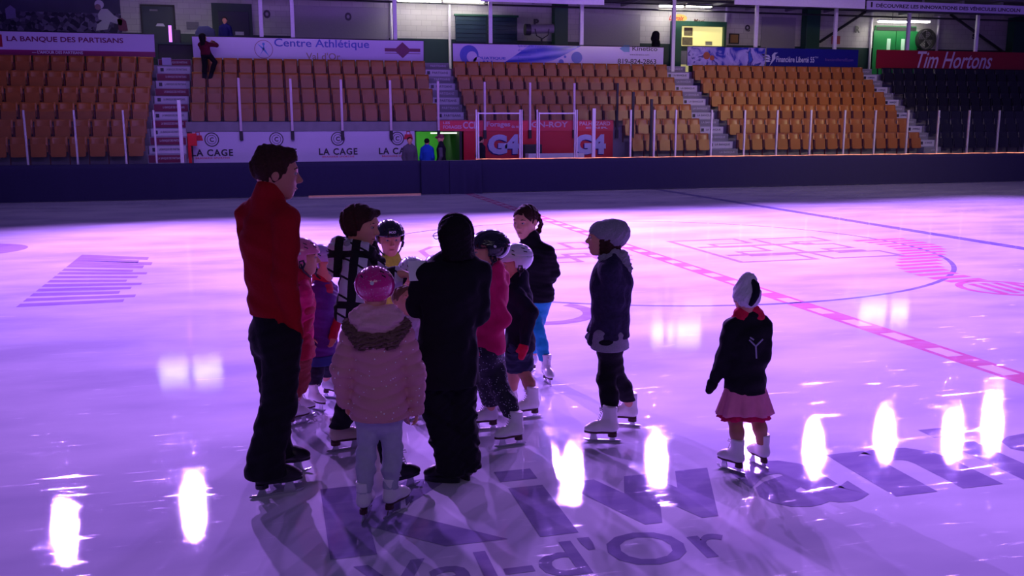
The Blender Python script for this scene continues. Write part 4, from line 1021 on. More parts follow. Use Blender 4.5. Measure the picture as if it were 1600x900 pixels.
def person(label, feet, face, **k):
    """pixel measurements of the photograph give each joint's bearing and height at the figure's own distance"""
    bg = 'G' in k
    if bg: G = Vector(k['G'])
    else:
        g = [on_ground(f[0], f[1]) for f in feet]; G = sum(g, Vector((0, 0, 0))) / len(g)
    v = V3(G.x, G.y, 0); dist = np.linalg.norm(v); v /= dist; rg = V3(v[1], -v[0], 0)
    def vdir(a): return math.cos(R(a)) * v + math.sin(R(a)) * rg          # 0 = away from the camera, 90 = picture right
    fd = vdir(face); rz = math.atan2(-fd[0], fd[1]); c, s_ = math.cos(-rz), math.sin(-rz)
    RM = np.array([[c, -s_, 0], [s_, c, 0], [0, 0, 1]]); G0 = V3(G.x, G.y, G.z)
    def loc(p): return RM @ (np.asarray(p, float) - G0)
    def ldir(a): return RM @ vdir(a)
    def U(px, py, dd=0.0):
        d = ray(px, py); d = V3(d.x, d.y, d.z); t = (dist + dd) / (d @ v); return loc(V3(0, 0, EYE) + d * t)
    root = empty('person', G, rz, label, 'person', k.get('group'))
    H = k['H']; S = H / 1.75; res = k.get('res', .006); lift = k.get('lift', .07); up = V3(0, 0, 1)
    hp = U(*k['hip']) if 'hip' in k else V3(0, 0, lift + .53 * H)
    nk = U(*k['neck']) if 'neck' in k else V3(0, 0, lift + .845 * H)
    tf = ldir(k.get('tface', face)); pf = ldir(face); tl = unit(np.cross(tf, up)); pl = unit(np.cross(pf, up))
    if 'head' in k: hx, hy, hpx = k['head'][:3]; hd = U(hx, hy, k['head'][3] if len(k['head']) > 3 else 0); hh = hpx / FPX * dist * 1.0
    else: hh = k.get('hh', .13 * H + .01); hd = V3(0, .01, lift + H - hh * .5)
    hf = ldir(k.get('hface', face)); pit = R(k.get('pitch', 0)); rol = R(k.get('tilt', 0))
    hl = unit(np.cross(hf, up)); hu = unit(up * math.cos(pit) - hf * math.sin(pit)); hf = unit(np.cross(hu, hl)); hu2 = unit(hu * math.cos(rol) + hl * math.sin(rol)); hl = unit(np.cross(hf, hu2)); hu = hu2
    fr = np.array([hl, hf, hu]); HP = lambda a, b, c_: hd + (hl * a + hf * b + hu * c_) * hh
    b_ = k.get('build', 1.0); sw = k.get('sw', .086 * H) ; hw = .046 * H
    ax = unit(nk - hp)
    sh = {}; 
    for sd, sg in (('L', -1), ('R', 1)): sh[sd] = nk - ax * k.get('shz', .048) * H + tl * sg * sw - tf * .0
    l1, l2 = .165 * H, .145 * H
    el, wr = {}, {}
    for sd, sg in (('L', -1), ('R', 1)):
        wr[sd] = U(*k['wr' + sd]) if 'wr' + sd in k else sh[sd] + V3(0, 0, -.30 * H) + tf * .03 * H + tl * sg * .02
        if 'el' + sd in k: el[sd] = U(*k['el' + sd])
        else: el[sd] = ik(sh[sd], wr[sd], l1, l2, -tf * .6 + tl * sg * .5 - up * .4)
    an, kn, hj, fy, fp = {}, {}, {}, {}, {}
    L_ = k.get('foot', .155 * H)
    for i, (sd, sg) in enumerate((('L', -1), ('R', 1))):
        if bg or len(feet) < 2: p = pl * sg * .06 * H + (V3(0, 0, 0) if True else 0); ya = k.get('fyaw', face)
        else: f = feet[i]; p = loc(on_ground(f[0], f[1])); p[2] = 0; ya = f[2] if len(f) > 2 else face
        fdir = ldir(ya); fp[sd] = p; fy[sd] = math.atan2(-fdir[0], fdir[1])
        an[sd] = p - fdir * .22 * L_ + up * (lift + .28 * L_)
        hj[sd] = hp + pl * sg * hw - up * .01
        leg = np.linalg.norm(hj[sd] - an[sd]); lu = leg * .515; ll = leg * .491
        kn[sd] = U(*k['kn' + sd]) if 'kn' + sd in k else ik(hj[sd], an[sd], lu, ll, fdir * .8 + pf * .4)
    pts = [hp, nk, HP(0, 0, .6), HP(0, .6, 0), HP(0, -.6, 0), HP(.5, 0, 0), HP(-.5, 0, 0)] + list(sh.values()) + list(el.values()) + list(wr.values()) + list(kn.values()) + list(an.values())
    lo = np.min(pts, 0) - .17 * S; hi = np.max(pts, 0) + .17 * S
    J = dict(hp=hp, nk=nk, sh=sh, el=el, wr=wr, kn=kn, an=an, hj=hj, tf=tf, tl=tl, pf=pf, pl=pl, ax=ax, lo=lo, hi=hi, S=S, H=H, hh=hh, HP=HP, fr=fr, res=res, root=root, b=b_, sw=sw, fp=fp, fy=fy, L=L_, lift=lift, hd=hd, U=U, hl=hl, hf=hf, hu=hu)
    # ---- body: one continuous surface
    F = Field((lo[0], lo[1], 0.02), hi, res)
    ch = nk - ax * .11 * H; wa = hp + ax * .09 * H
    F.cone(hp - up * .01, wa, .080 * H * b_, .070 * H * b_, .03, lat=pl, q=.78); F.cone(wa, ch, .070 * H * b_, .088 * H * b_, .03, lat=tl, q=.74)
    F.cone(ch, nk - ax * .04 * H, .080 * H * b_, .05 * H, .03, lat=tl, q=.70)
    for sd, sg in (('L', -1), ('R', 1)):
        F.cone(nk - ax * .03 * H, sh[sd], .030 * H, .028 * H, .025)
        F.cone(sh[sd], el[sd], .027 * H, .022 * H, .02); F.cone(el[sd], wr[sd], .022 * H, .0150 * H, .012)
        cv = kn[sd] * .62 + an[sd] * .38 - pf * .008
        F.cone(hj[sd], kn[sd], .045 * H, .030 * H, .025); F.cone(kn[sd], cv, .030 * H, .031 * H, .02); F.cone(cv, an[sd], .029 * H, .021 * H, .015)
        fd_ = V3(-math.sin(fy[sd]), math.cos(fy[sd]), 0)
        F.cone(an[sd] - up * .02 * S, an[sd] + fd_ * .30 * L_ - up * .12 * L_, .020 * H, .014 * H, .015)
    # neck and head
    F.cone(nk - ax * .01, HP(0, -.10, -.22), .235 * hh, .225 * hh, .02)
    F.ell(HP(0, -.045, .12), (.345 * hh, .44 * hh, .375 * hh), fr, .02)
    F.ell(HP(0, .11, -.12), (.265 * hh, .285 * hh, .34 * hh), fr, .03)
    F.ell(HP(0, .225, -.385), (.115 * hh, .10 * hh, .085 * hh), fr, .03)
    for sg in (-1, 1):
        F.ell(HP(sg * .17, .235, -.05), (.09 * hh, .10 * hh, .09 * hh), fr, .02)
        F.ell(HP(sg * .345, -.04, -.01), (.035 * hh, .075 * hh, .11 * hh), fr, .008)
        F.ell(HP(sg * .135, .385, .055), (.065 * hh, .045 * hh, .042 * hh), fr, .012, 's')
    F.ell(HP(0, .335, .135), (.20 * hh, .055 * hh, .045 * hh), fr, .02)
    F.cone(HP(0, .385, .06), HP(0, .475, -.095), .028 * hh, .045 * hh, .010); F.ell(HP(0, .42, -.115), (.07 * hh, .05 * hh, .035 * hh), fr, .008)
    F.ell(HP(0, .355, -.235), (.085 * hh, .045 * hh, .022 * hh), fr, .006); F.ell(HP(0, .345, -.285), (.075 * hh, .045 * hh, .026 * hh), fr, .006)
    for sd, sg in (('L', -1), ('R', 1)):
        hc = k.get('hand' + sd)
        if hc == 'none': continue
        dd = unit(wr[sd] - el[sd]) if not (hc and 'd' in hc) else ldir(hc['d']) * math.cos(R(hc.get('e', 0))) + up * math.sin(R(hc.get('e', 0)))
        nn = tl * sg if not (hc and 'n' in hc) else (-ldir(hc['n']) if not isinstance(hc['n'], tuple) else np.array(hc['n'], float))
        add_hand(F, wr[sd], dd, nn, S * k.get('hs', 1.0) * .98, (-1 if sd == 'R' else 1) * (hc or {}).get('flip', 1), (hc or {}).get('curl', .38), point=(hc or {}).get('point', False))
    F.mesh('body', k.get('skin', SK), root)
    # eyes, brows, lips
    if not k.get('noface'):
        for sg in (-1, 1):
            mb = MB(); c0 = HP(sg * .135, .335, .05)
            def ball(mb, c0, r, f1=1.0):
                vv = []; ff = []; n1, n2 = 8, 12
                for i in range(n1 + 1):
                    for j in range(n2):
                        a = math.pi * i / n1; b2 = 2 * math.pi * j / n2
                        p = hl * math.sin(a) * math.cos(b2) * 1.0 + hf * math.cos(a) * f1 + hu * math.sin(a) * math.sin(b2) * .62
                        vv.append(tuple(c0 + p * r))
                for i in range(n1):
                    for j in range(n2): ff.append((i * n2 + j, i * n2 + (j + 1) % n2, (i + 1) * n2 + (j + 1) % n2, (i + 1) * n2 + j))
                mb.raw(vv, ff)
            ball(mb, c0, .056 * hh); e = mb.build('eye', M['eyew'], root, smooth=True)
            mb = MB(); ball(mb, HP(sg * .135, .372, .05), .030 * hh, .9); mb.build('iris', M['iris'], e, smooth=True)
            mb = MB(); mb.tube([tuple(HP(sg * x, y, z)) for x, y, z in ((.06, .395, .135), (.14, .380, .160), (.22, .330, .135))], [.012 * hh, .016 * hh, .009 * hh], 6); mb.build('eyebrow', k.get('brow', M['hair_brown']), root)
        mb = MB(); mb.tube([tuple(HP(x, y, z)) for x, y, z in ((-.085, .365, -.26), (-.04, .398, -.252), (0, .402, -.258), (.04, .398, -.252), (.085, .365, -.26))], [.004 * hh, .013 * hh, .014 * hh, .013 * hh, .004 * hh], 8); mb.build('lips', M['lip'], root, smooth=True)
    # feet
    if not k.get('nofeet'):
        kinds = k.get('skates', 'ww')
        for sd, kd in zip('LR', kinds): skate(root, tuple(fp[sd]), fy[sd], L_, lift if kd != 's' else .025, kd, res=min(res, .005) if not bg else .015, top=k.get('boot_top', .66))
    return J

def top(J, name, m, hem=.0, thick=.014, flare=0.0, sleeve=1.0, amp=.005, seed=1, collar=.0, cuffw=1.0, quilt=0, nosleeve=False, waist=1.0, res=None, sleeve_end=0.0, q=.78, open_=None):
    """jacket or sweater: torso and sleeves in one surface; hem = how far below the hip centre it ends"""
    H = J['H']; b = J['b']; hp, nk, ax, up = J['hp'], J['nk'], J['ax'], V3(0, 0, 1); t = thick; S = J['S']
    lo = J['lo'].copy(); lo[2] = hp[2] - hem - .25 * S - .03
    hi = J['hi'].copy(); hi[2] = nk[2] + .16 * S
    F = Field(lo, hi, res or J['res'])
    ch = nk - ax * .11 * H; wa = hp + ax * .09 * H; lw = hp - up * (hem + .04)
    if hem > 0: F.cone(hp, lw, .088 * H * b + t, .088 * H * b + t + flare, .03, lat=J['pl'], q=q + .04)
    F.cone(hp, wa, (.083 * H * b + t) * waist, (.073 * H * b + t) * waist, .03, lat=J['pl'], q=q); F.cone(wa, ch, (.073 * H * b + t) * waist, .090 * H * b + t, .03, lat=J['tl'], q=q - .02)
    F.cone(ch, nk - ax * .04 * H, .084 * H * b + t, .052 * H + t * .6, .03, lat=J['tl'], q=q - .05)
    for sd in 'LR':
        F.cone(nk - ax * .022 * H, J['sh'][sd], .032 * H + t * .5, .030 * H + t * .8, .035)
        F.cone(nk + ax * .028 * H, J['sh'][sd] * .7 + nk * .3 - ax * .0 * H + V3(0, 0, .012 * H), .024 * H + t * .4, .024 * H + t * .5, .045)
        if nosleeve: continue
        wr = J['wr'][sd]; el = J['el'][sd]; d = unit(wr - el)
        we = wr - d * sleeve_end
        F.cone(J['sh'][sd], el, (.030 * H + t) * sleeve, (.025 * H + t * .9) * sleeve, .013); F.cone(el, we, (.025 * H + t * .9) * sleeve, (.018 * H + t * .7) * cuffw, .018)
    if collar: F.cone(nk - ax * .03 * H, nk + unit(J['HP'](0, -.10, -.3) - nk) * collar, .30 * J['hh'] + t * .6, .265 * J['hh'] + t * .6, .02)
    cr = creases(amp, 26 / S ** .5, seed); F.mod(cr)
    if quilt:
        pl = J['pl']
        F.mod(lambda X, Y, Z: .011 * (1 - np.abs(np.sin(np.pi * (Z - .22 * np.abs(X * pl[0] + Y * pl[1])) / quilt)) ** .45) )
    # hem cut on the torso only (sleeves keep their own ends)
    sl, (X, Y, Z) = F.sl(F.lo, F.lo + F.h * F.n, 0)
    arm = np.full(F.n, 9., np.float32)
    if not nosleeve:
        for sd in 'LR':
            a, c = J['el'][sd], J['wr'][sd]; ab = c - a
            tt = np.clip(((X - a[0]) * ab[0] + (Y - a[1]) * ab[1] + (Z - a[2]) * ab[2]) / (ab @ ab), 0, 1)
            arm = np.minimum(arm, np.sqrt((X - a[0] - tt * ab[0]) ** 2 + (Y - a[1] - tt * ab[1]) ** 2 + (Z - a[2] - tt * ab[2]) ** 2) - ((.030 * H + t) * sleeve + .012))
    hemd = (hp[2] - hem) - Z + 0 * X + 0 * Y
    F.d = np.where(arm > 0, np.maximum(F.d, hemd), F.d).astype(np.float32)
    if not nosleeve:
        for sd in 'LR':
            d = unit(J['wr'][sd] - J['el'][sd]); p = J['wr'][sd] - d * (sleeve_end - .012)
            r = .07 * S
            sl, (X, Y, Z) = F.sl(p - r, p + r, 0)
            F.d[sl] = np.maximum(F.d[sl], np.where(((X - p[0]) ** 2 + (Y - p[1]) ** 2 + (Z - p[2]) ** 2) < r * r, (X - p[0]) * d[0] + (Y - p[1]) * d[1] + (Z - p[2]) * d[2], -9))
    return F.mesh(name, m, J['root'])

def bottoms(J, name, m, thick=.010, end=.05, loose=1.0, amp=.004, seed=3, topz=.03, boot=0.0, pelvis=True, length=1.0, res=None):
    """trousers or leggings; end = height above the ankle where they stop; boot widens the hem over the footwear"""
    H, S, b = J['H'], J['S'], J['b']; hp, up = J['hp'], V3(0, 0, 1); t = thick
    lo = J['lo'].copy(); hi = J['hi'].copy(); lo[2] = 0.02; hi[2] = hp[2] + .14 * H
    F = Field(lo, hi, res or J['res'])
    F.cone(hp - up * .02, hp + up * .05 * H, .084 * H * b + t * .6, .076 * H * b + t * .5, .03, lat=J['pl'], q=.80)
    for sd in 'LR':
        hj, kn, an = J['hj'][sd], J['kn'][sd], J['an'][sd]
        cv = kn * .62 + an * .38 - J['pf'] * .008
        F.cone(hj, kn, (.049 * H + t) * (1 + (loose - 1) * .5), (.034 * H + t) * loose, .025)
        F.cone(kn, cv, (.034 * H + t) * loose, (.034 * H + t) * loose, .02)
        F.cone(cv, an - up * .02, (.033 * H + t) * loose, (.025 * H + t) * loose + boot, .02)
        if boot: F.cone(an, an + V3(-math.sin(J['fy'][sd]), math.cos(J['fy'][sd]), 0) * .05 - up * .05 * S, .03 * H + boot * .6, .028 * H + boot, .02)
    F.mod(creases(amp, 34 / S ** .5, seed))
    for sd in 'LR':
        an = J['an'][sd]; sl, (X, Y, Z) = F.sl(an - .16, an + [.16, .16, end + .02], 0)
        other = J['an']['R' if sd == 'L' else 'L']
        near = ((X - an[0]) ** 2 + (Y - an[1]) ** 2) < ((X - other[0]) ** 2 + (Y - other[1]) ** 2)
        F.d[sl] = np.where(near, np.maximum(F.d[sl], an[2] + end - Z), F.d[sl])
    F.cut(hp + up * topz * H, (0, 0, 1))
    return F.mesh(name, m, J['root'])

def skirt(J, name, m, top_, length, r0, r1, waves=9, amp=.012, seed=0):
    H = J['H']; v = []; f = []; n = 96; nz = 8; hp = J['hp']
    for i in range(n):
        a = 2 * math.pi * i / n
        for j in range(nz + 1):
            t = j / nz; r = r0 + (r1 - r0) * t + amp * t * math.sin(waves * a + seed) + amp * .4 * t * math.sin(waves * 2.3 * a)
            p = hp + J['pl'] * r * math.cos(a) + J['pf'] * r * .80 * math.sin(a) + V3(0, 0, top_ - length * t + amp * .6 * t * math.sin(3 * a + 1))
            v.append(tuple(p))
    k = nz + 1
    f = [(i * k + j, i * k + j + 1, ((i + 1) % n) * k + j + 1, ((i + 1) % n) * k + j) for i in range(n) for j in range(nz)]
    o = MB().raw(v, f).build(name, m, J['root'], smooth=True); s_ = o.modifiers.new('thickness', 'SOLIDIFY'); s_.thickness = .006; return o

def hair(J, style, m, seed=5):
    hh, HP, fr = J['hh'], J['HP'], J['fr']; hl, hf, hu = J['hl'], J['hf'], J['hu']
    r = hh * (1.5 if style in ('bob', 'long') else .8)
    F = Field(J['hd'] - r, J['hd'] + r, min(J['res'], .005) if J['res'] < .01 else J['res'])
    F.ell(HP(0, -.065, .145), (.368 * hh, .455 * hh, .392 * hh), fr, .01)
    c = J['hd']
    def plane(a, b, cc):      # keep a*f + b*u < cc
        sl, (X, Y, Z) = F.sl(F.lo, F.lo + F.h * F.n, 0)
        f_ = ((X - c[0]) * hf[0] + (Y - c[1]) * hf[1] + (Z - c[2]) * hf[2]) / hh; u_ = ((X - c[0]) * hu[0] + (Y - c[1]) * hu[1] + (Z - c[2]) * hu[2]) / hh
        return (a * f_ + b * u_ - cc) * hh
    if style in ('short', 'tied', 'crop'):
        F.d = np.maximum(F.d, np.minimum(plane(.80, -.60, .085), 9)); F.d = np.maximum(F.d, plane(0.15, -1, .22 if style == 'crop' else .26))
        if style == 'crop':      # fuller on top, swept up at the front
            F.cone(HP(0, .20, .42), HP(0, -.25, .46), .15 * hh, .12 * hh, .03); F.cone(HP(-.12, .27, .36), HP(.12, .27, .36), .10 * hh, .10 * hh, .03)
        if style == 'tied':
            for sg in (-1, 1):
                pp = [HP(sg * .30, -.20, .25), HP(sg * .36, -.30, .02), HP(sg * .28, -.42, -.15), HP(sg * .16, -.46, -.30)]
                for i in range(3):
                    for q in np.linspace(0, 1, 3)[:-1]: F.ell(pp[i] * (1 - q) + pp[i + 1] * q, (.075 * hh,) * 3, fr, .01)
            F.ell(HP(.18, -.42, -.36), (.10 * hh, .10 * hh, .10 * hh), fr, .01); F.ell(HP(-.18, -.42, -.36), (.10 * hh, .10 * hh, .10 * hh), fr, .01)
    elif style == 'pixie':
        F.ell(HP(0, -.14, .08), (.42 * hh, .46 * hh, .42 * hh), fr, .02); F.d = np.maximum(F.d, plane(.90, -.42, .10)); F.d = np.maximum(F.d, plane(.1, -1, .26))
        for sg in (-1, 1): F.cone(HP(sg * .34, .12, .18), HP(sg * .335, .10, -.02), .06 * hh, .03 * hh, .02)
        F.cone(HP(-.20, .28, .38), HP(.27, .26, .24), .09 * hh, .06 * hh, .03); F.cone(HP(0, -.36, -.05), HP(0, -.31, -.30), .15 * hh, .09 * hh, .03)
    elif style in ('bob', 'long'):
        ln = -.60 if style == 'bob' else -1.15
        for sg in (-1, 1):
            F.cone(HP(sg * .28, -.06, .1), HP(sg * .33, -.10, ln * .85), .17 * hh, .10 * hh, .04); F.cone(HP(sg * .34, .10, .05), HP(sg * .34, .08, ln * .85), .09 * hh, .06 * hh, .03)
        F.cone(HP(0, -.20, -.05), HP(0, -.24, ln * .86), .30 * hh, .22 * hh, .06, lat=hl, q=.7)
        
        pl_ = np.minimum(plane(.80, -.60, .085), plane(1, 0, .15)); F.d = np.maximum(F.d, pl_).astype(np.float32); F.d = np.maximum(F.d, plane(0, -1, -ln))
    cr = creases(.0045 * hh / .22, 90, seed); F.mod(cr)
    return F.mesh('hair', m, J['root'])

def helmet(J, m, style='round', strap=True, vents=True, low=.0, seed=0, vm=None):
    hh, HP, fr = J['hh'], J['HP'], J['fr']; hl, hf, hu = J['hl'], J['hf'], J['hu']
    F = Field(J['hd'] - hh * .85, J['hd'] + hh * .9, .0045)
    F.ell(HP(0, -.07, .16), (.475 * hh, .575 * hh, .455 * hh), fr, .01)
    c = J['hd']; sl, (X, Y, Z) = F.sl(F.lo, F.lo + F.h * F.n, 0)
    a_ = ((X - c[0]) * hl[0] + (Y - c[1]) * hl[1] + (Z - c[2]) * hl[2]) / hh; f_ = ((X - c[0]) * hf[0] + (Y - c[1]) * hf[1] + (Z - c[2]) * hf[2]) / hh; u_ = ((X - c[0]) * hu[0] + (Y - c[1]) * hu[1] + (Z - c[2]) * hu[2]) / hh
    edge = np.where(f_ > .12, .17 - u_, np.where(f_ > -.22, -.16 + low + (f_ + .22) * .3 - u_, -.24 + low - u_))         # brow, ears, nape
    F.d = np.maximum(F.d, (edge * hh).astype(np.float32))
    inner = np.sqrt((a_ / .415) ** 2 + ((f_ + .06) / .52) ** 2 + ((u_ - .14) / .40) ** 2)
    F.d = np.maximum(F.d, ((1 - inner) * .40 * hh).astype(np.float32))                                          # hollow shell
    if style == 'ridged':
        F.d += (.010 * hh * np.cos(a_ * 16) ** 8).astype(np.float32) * (u_ > .2) + (.012 * hh * (np.abs(u_ - .30 - .25 * f_) < .018)).astype(np.float32)
    else:
        F.d += (.010 * hh * (np.abs(np.abs(a_) - .17) < .014) * (u_ > .25)).astype(np.float32) + (.012 * hh * (np.abs(a_) < .012)).astype(np.float32)
    o = F.mesh('helmet', m, J['root'])
    def surf(al, el_):
        d = V3(math.sin(al) * math.cos(el_), math.cos(al) * math.cos(el_), math.sin(el_)); return HP(d[0] * .470, -.07 + d[1] * .570, .16 + d[2] * .450)
    if vents:
        mb = MB()
        for al in (-2.5, -2.0, -1.2, -.6, .6, 1.2, 2.0, 2.5):
            for el_ in (.45, .72):
                p = [surf(al + x, el_ + y + x * .6) for x, y in ((-.10, -.02), (.10, -.02), (.10, .05), (-.10, .05))]
                n = unit(np.cross(p[1] - p[0], p[3] - p[0])); 
                if n @ (p[0] - J['hd']) < 0: n = -n
                mb.raw([tuple(q + n * .0035) for q in p] + [tuple(q - n * .004) for q in p], [(0, 1, 2, 3), (7, 6, 5, 4), (0, 4, 5, 1), (1, 5, 6, 2), (2, 6, 7, 3), (3, 7, 4, 0)])
        mb.build('vents', vm or M['black'], o)
        mb = MB()
        for al in (math.pi, 1.57, -1.57):
            c0 = surf(al, .10); n = unit(c0 - J['hd']); t1 = unit(np.cross(n, hu)); t2 = np.cross(n, t1)
            vv = [tuple(c0 + n * .004)] + [tuple(c0 + n * .003 + (t1 * math.cos(q) + t2 * math.sin(q)) * .010) for q in np.linspace(0, 6.283, 13)[:-1]]
            mb.raw(vv, [(0, 1 + i, 1 + (i + 1) % 12) for i in range(12)])
        mb.build('rivets', M['lace'], o)
    if strap:
        mb = MB(); P = [HP(-.42, -.05, -.10), HP(-.34, .02, -.32), HP(-.15, .18, -.52), HP(0, .22, -.55), HP(.15, .18, -.52), HP(.34, .02, -.32), HP(.42, -.05, -.10)]
        mb.tube([tuple(p) for p in P], .0065, 6); mb.build('chin_strap', M['black'], o)
        for sg in (-1, 1):
            mb = MB(); mb.tube([tuple(HP(sg * .43, .02, .0)), tuple(HP(sg * .42, -.08, -.02)), tuple(HP(sg * .41, -.10, -.2)), tuple(HP(sg * .40, .0, -.24)), tuple(HP(sg * .42, .06, -.1))], .008, 6, closed=True); mb.build('ear_loop', vm or M['black'], o)
    return o

def beanie(J, m, slouch=(0, -.35, .25), r=.30, res=.005, rib=0, seed=2):
    hh, HP, fr = J['hh'], J['HP'], J['fr']
    F = Field(J['hd'] - hh * 1.0, J['hd'] + hh * 1.1, res)
    F.ell(HP(0, -.07, .15), (.41 * hh, .50 * hh, .42 * hh), fr, .01)
    F.ell(HP(*slouch), (r * hh,) * 3, fr, .06)
    hf, hu, c = J['hf'], J['hu'], J['hd']; sl, (X, Y, Z) = F.sl(F.lo, F.lo + F.h * F.n, 0)
    f_ = ((X - c[0]) * hf[0] + (Y - c[1]) * hf[1] + (Z - c[2]) * hf[2]); u_ = ((X - c[0]) * hu[0] + (Y - c[1]) * hu[1] + (Z - c[2]) * hu[2])
    F.d = np.maximum(F.d, (.42 * f_ - u_ + .0 * hh) * .9).astype(np.float32)
    F.mod(creases(.004, 60, seed))
    F.mod(lambda X, Y, Z: .0022 * np.sin(X * 420) * np.sin(Z * 420) * np.cos(Y * 420))
    return F.mesh('beanie', m, J['root'])
def blob(J, name, m, prims, res=.005, amp=.003, fr=50, seed=4, post=None):
    """small soft part made from listed cones (a, b, ra, rb)"""
    P = np.array([q for p in prims for q in (p[0], p[1])]); r = max(max(p[2], p[3]) for p in prims) + .02
    F = Field(P.min(0) - r, P.max(0) + r, res)
    for p in prims: F.cone(p[0], p[1], p[2], p[3], p[4] if len(p) > 4 else .02)
    if amp: F.mod(creases(amp, fr, seed))
    if post: post(F)
    return F.mesh(name, m, J['root'])
def mitten(J, sd, m, sz=1.0):
    wr = J['wr'][sd]; d = unit(wr - J['el'][sd]); S = J['S'] * sz; t = J['tf']
    return blob(J, 'mitten', m, [(wr - d * .02, wr + d * .05 * S, .034 * S, .040 * S), (wr + d * .05 * S, wr + d * .12 * S - V3(0, 0, .0), .040 * S, .030 * S), (wr + d * .03 * S, wr + d * .075 * S + t * .045 * S, .020 * S, .016 * S, .01)], amp=.002)
# ================================================================== PEOPLE ON THE ICE
M['hair_bob'] = mat('dark_brown_hair', srgb(44, 24, 32), .5, var=.4, scale=60, bump=.5)
M['red_knit'] = fabric('red_knit', srgb(160, 14, 28), .9, .15, 90, .4); M['black_cloth'] = fabric('black_cloth', srgb(20, 18, 26)); M['navy_cloth'] = fabric('navy_cloth', srgb(22, 20, 38))
M['pink_jacket'] = fabric('pink_sport_jacket', srgb(230, 30, 110), .6); M['red_jacket'] = fabric('red_jacket', srgb(190, 24, 60), .6); M['rust'] = fabric('rust_trousers', srgb(150, 62, 60))
M['purple_vest'] = fabric('purple_vest', srgb(96, 26, 120), .5); M['speck'] = fabric('speckled_dark_leggings', srgb(40, 36, 52), .8, .6, 26); M['yellow_cloth'] = fabric('yellow_cloth', srgb(205, 205, 70))
M['magenta_cloth'] = fabric('magenta_cloth', srgb(214, 22, 100), .75, .1, 40); M['teal'] = fabric('teal_leggings', srgb(20, 150, 190), .6, .08); M['grey_knit'] = fabric('grey_knit', srgb(150, 148, 160), .95, .25, 120, .6)
M['plush'] = fabric('dark_plush', srgb(50, 44, 72), .95, .45, 40, .9); M['jeans'] = fabric('pale_grey_jeans', srgb(178, 178, 196), .8, .15, 30); M['white_cloth'] = fabric('white_jacket', srgb(200, 196, 214))
M['red_mitt'] = fabric('red_mitten', srgb(220, 26, 70)); M['pink_fleece'] = fabric('pink_fleece', srgb(224, 170, 180), .95, .1, 80, .4); M['fur'] = fabric('brown_fur', srgb(120, 92, 84), .95, .6, 90, 1.0)
M['tights'] = mat('tan_tights', srgb(176, 116, 96), .5, var=.05); M['pink_skirt'] = fabric('pink_skirt', srgb(230, 130, 160), .7, .35, 8); M['magenta_frill'] = fabric('magenta_frill', srgb(210, 20, 90))
M['blue_coat'] = fabric('blue_coat', srgb(30, 80, 190)); M['maroon_top'] = fabric('maroon_top', srgb(90, 16, 40)); M['grey_cloth'] = fabric('grey_cloth', srgb(90, 84, 100)); M['stripe_k'] = M['black_cloth']
M['h_pink'] = mat('pale_pink_helmet', srgb(238, 130, 170), .25, var=.03, coat=.5); M['h_lav'] = mat('lavender_helmet', srgb(190, 160, 225), .25, var=.03, coat=.5); M['h_black'] = mat('black_helmet', srgb(14, 14, 20), .18, coat=.8)
M['h_white'] = mat('white_helmet', srgb(220, 220, 232), .22, var=.03, coat=.5)
def sparkle(name, base, spark, scale, thr, rough=.3, coat=0.0):
    m, N, L, b = newmat(name); tc = N.new('ShaderNodeTexCoord'); v = N.new('ShaderNodeTexVoronoi'); v.inputs['Scale'].default_value = scale
    L.new(tc.outputs['Object'], v.inputs['Vector']); f = math_node(N, L, 'LESS_THAN', v.outputs['Distance'], thr)
    L.new(mixc(N, L, f, base, spark), b.inputs['Base Color']); b.inputs['Roughness'].default_value = rough; b.inputs['Coat Weight'].default_value = coat
    L.new(math_node(N, L, 'MULTIPLY', f, .7), b.inputs['Metallic']); return m
M['h_mag'] = sparkle('magenta_glitter_helmet', srgb(214, 20, 128), (.95, .75, .95, 1), 95, .16, .18, .8)
M['puffer'] = sparkle('pink_spotted_quilt', srgb(206, 140, 146), (.95, .88, .92, 1), 38, .13, .55)
M['leggings'] = sparkle('patterned_leggings', srgb(26, 20, 44), (.50, .46, .62, 1), 62, .20, .7)
# broad black and white check
m, N, L, b = newmat('black_white_check'); b.inputs['Roughness'].default_value = .9
tc = N.new('ShaderNodeTexCoord'); mp = N.new('ShaderNodeMapping'); mp.inputs['Rotation'].default_value = (R(8), R(14), R(10)); L.new(tc.outputs['Object'], mp.inputs[0]); sp = N.new('ShaderNodeSeparateXYZ'); L.new(mp.outputs[0], sp.inputs[0])
fx = math_node(N, L, 'GREATER_THAN', math_node(N, L, 'SINE', math_node(N, L, 'MULTIPLY', sp.outputs[0], 70)), .05)
fy_ = math_node(N, L, 'GREATER_THAN', math_node(N, L, 'SINE', math_node(N, L, 'MULTIPLY', sp.outputs[1], 64)), .0)
fz = math_node(N, L, 'GREATER_THAN', math_node(N, L, 'SINE', math_node(N, L, 'MULTIPLY', sp.outputs[2], 22)), .90)
th_ = math_node(N, L, 'GREATER_THAN', math_node(N, L, 'SINE', math_node(N, L, 'ADD', math_node(N, L, 'MULTIPLY', sp.outputs[2], 60), math_node(N, L, 'MULTIPLY', sp.outputs[1], 30))), .93)
ff = math_node(N, L, 'MAXIMUM', fy_, math_node(N, L, 'MAXIMUM', fz, th_))
L.new(mixc(N, L, ff, srgb(205, 200, 220), srgb(18, 15, 24)), b.inputs['Base Color']); M['check'] = m

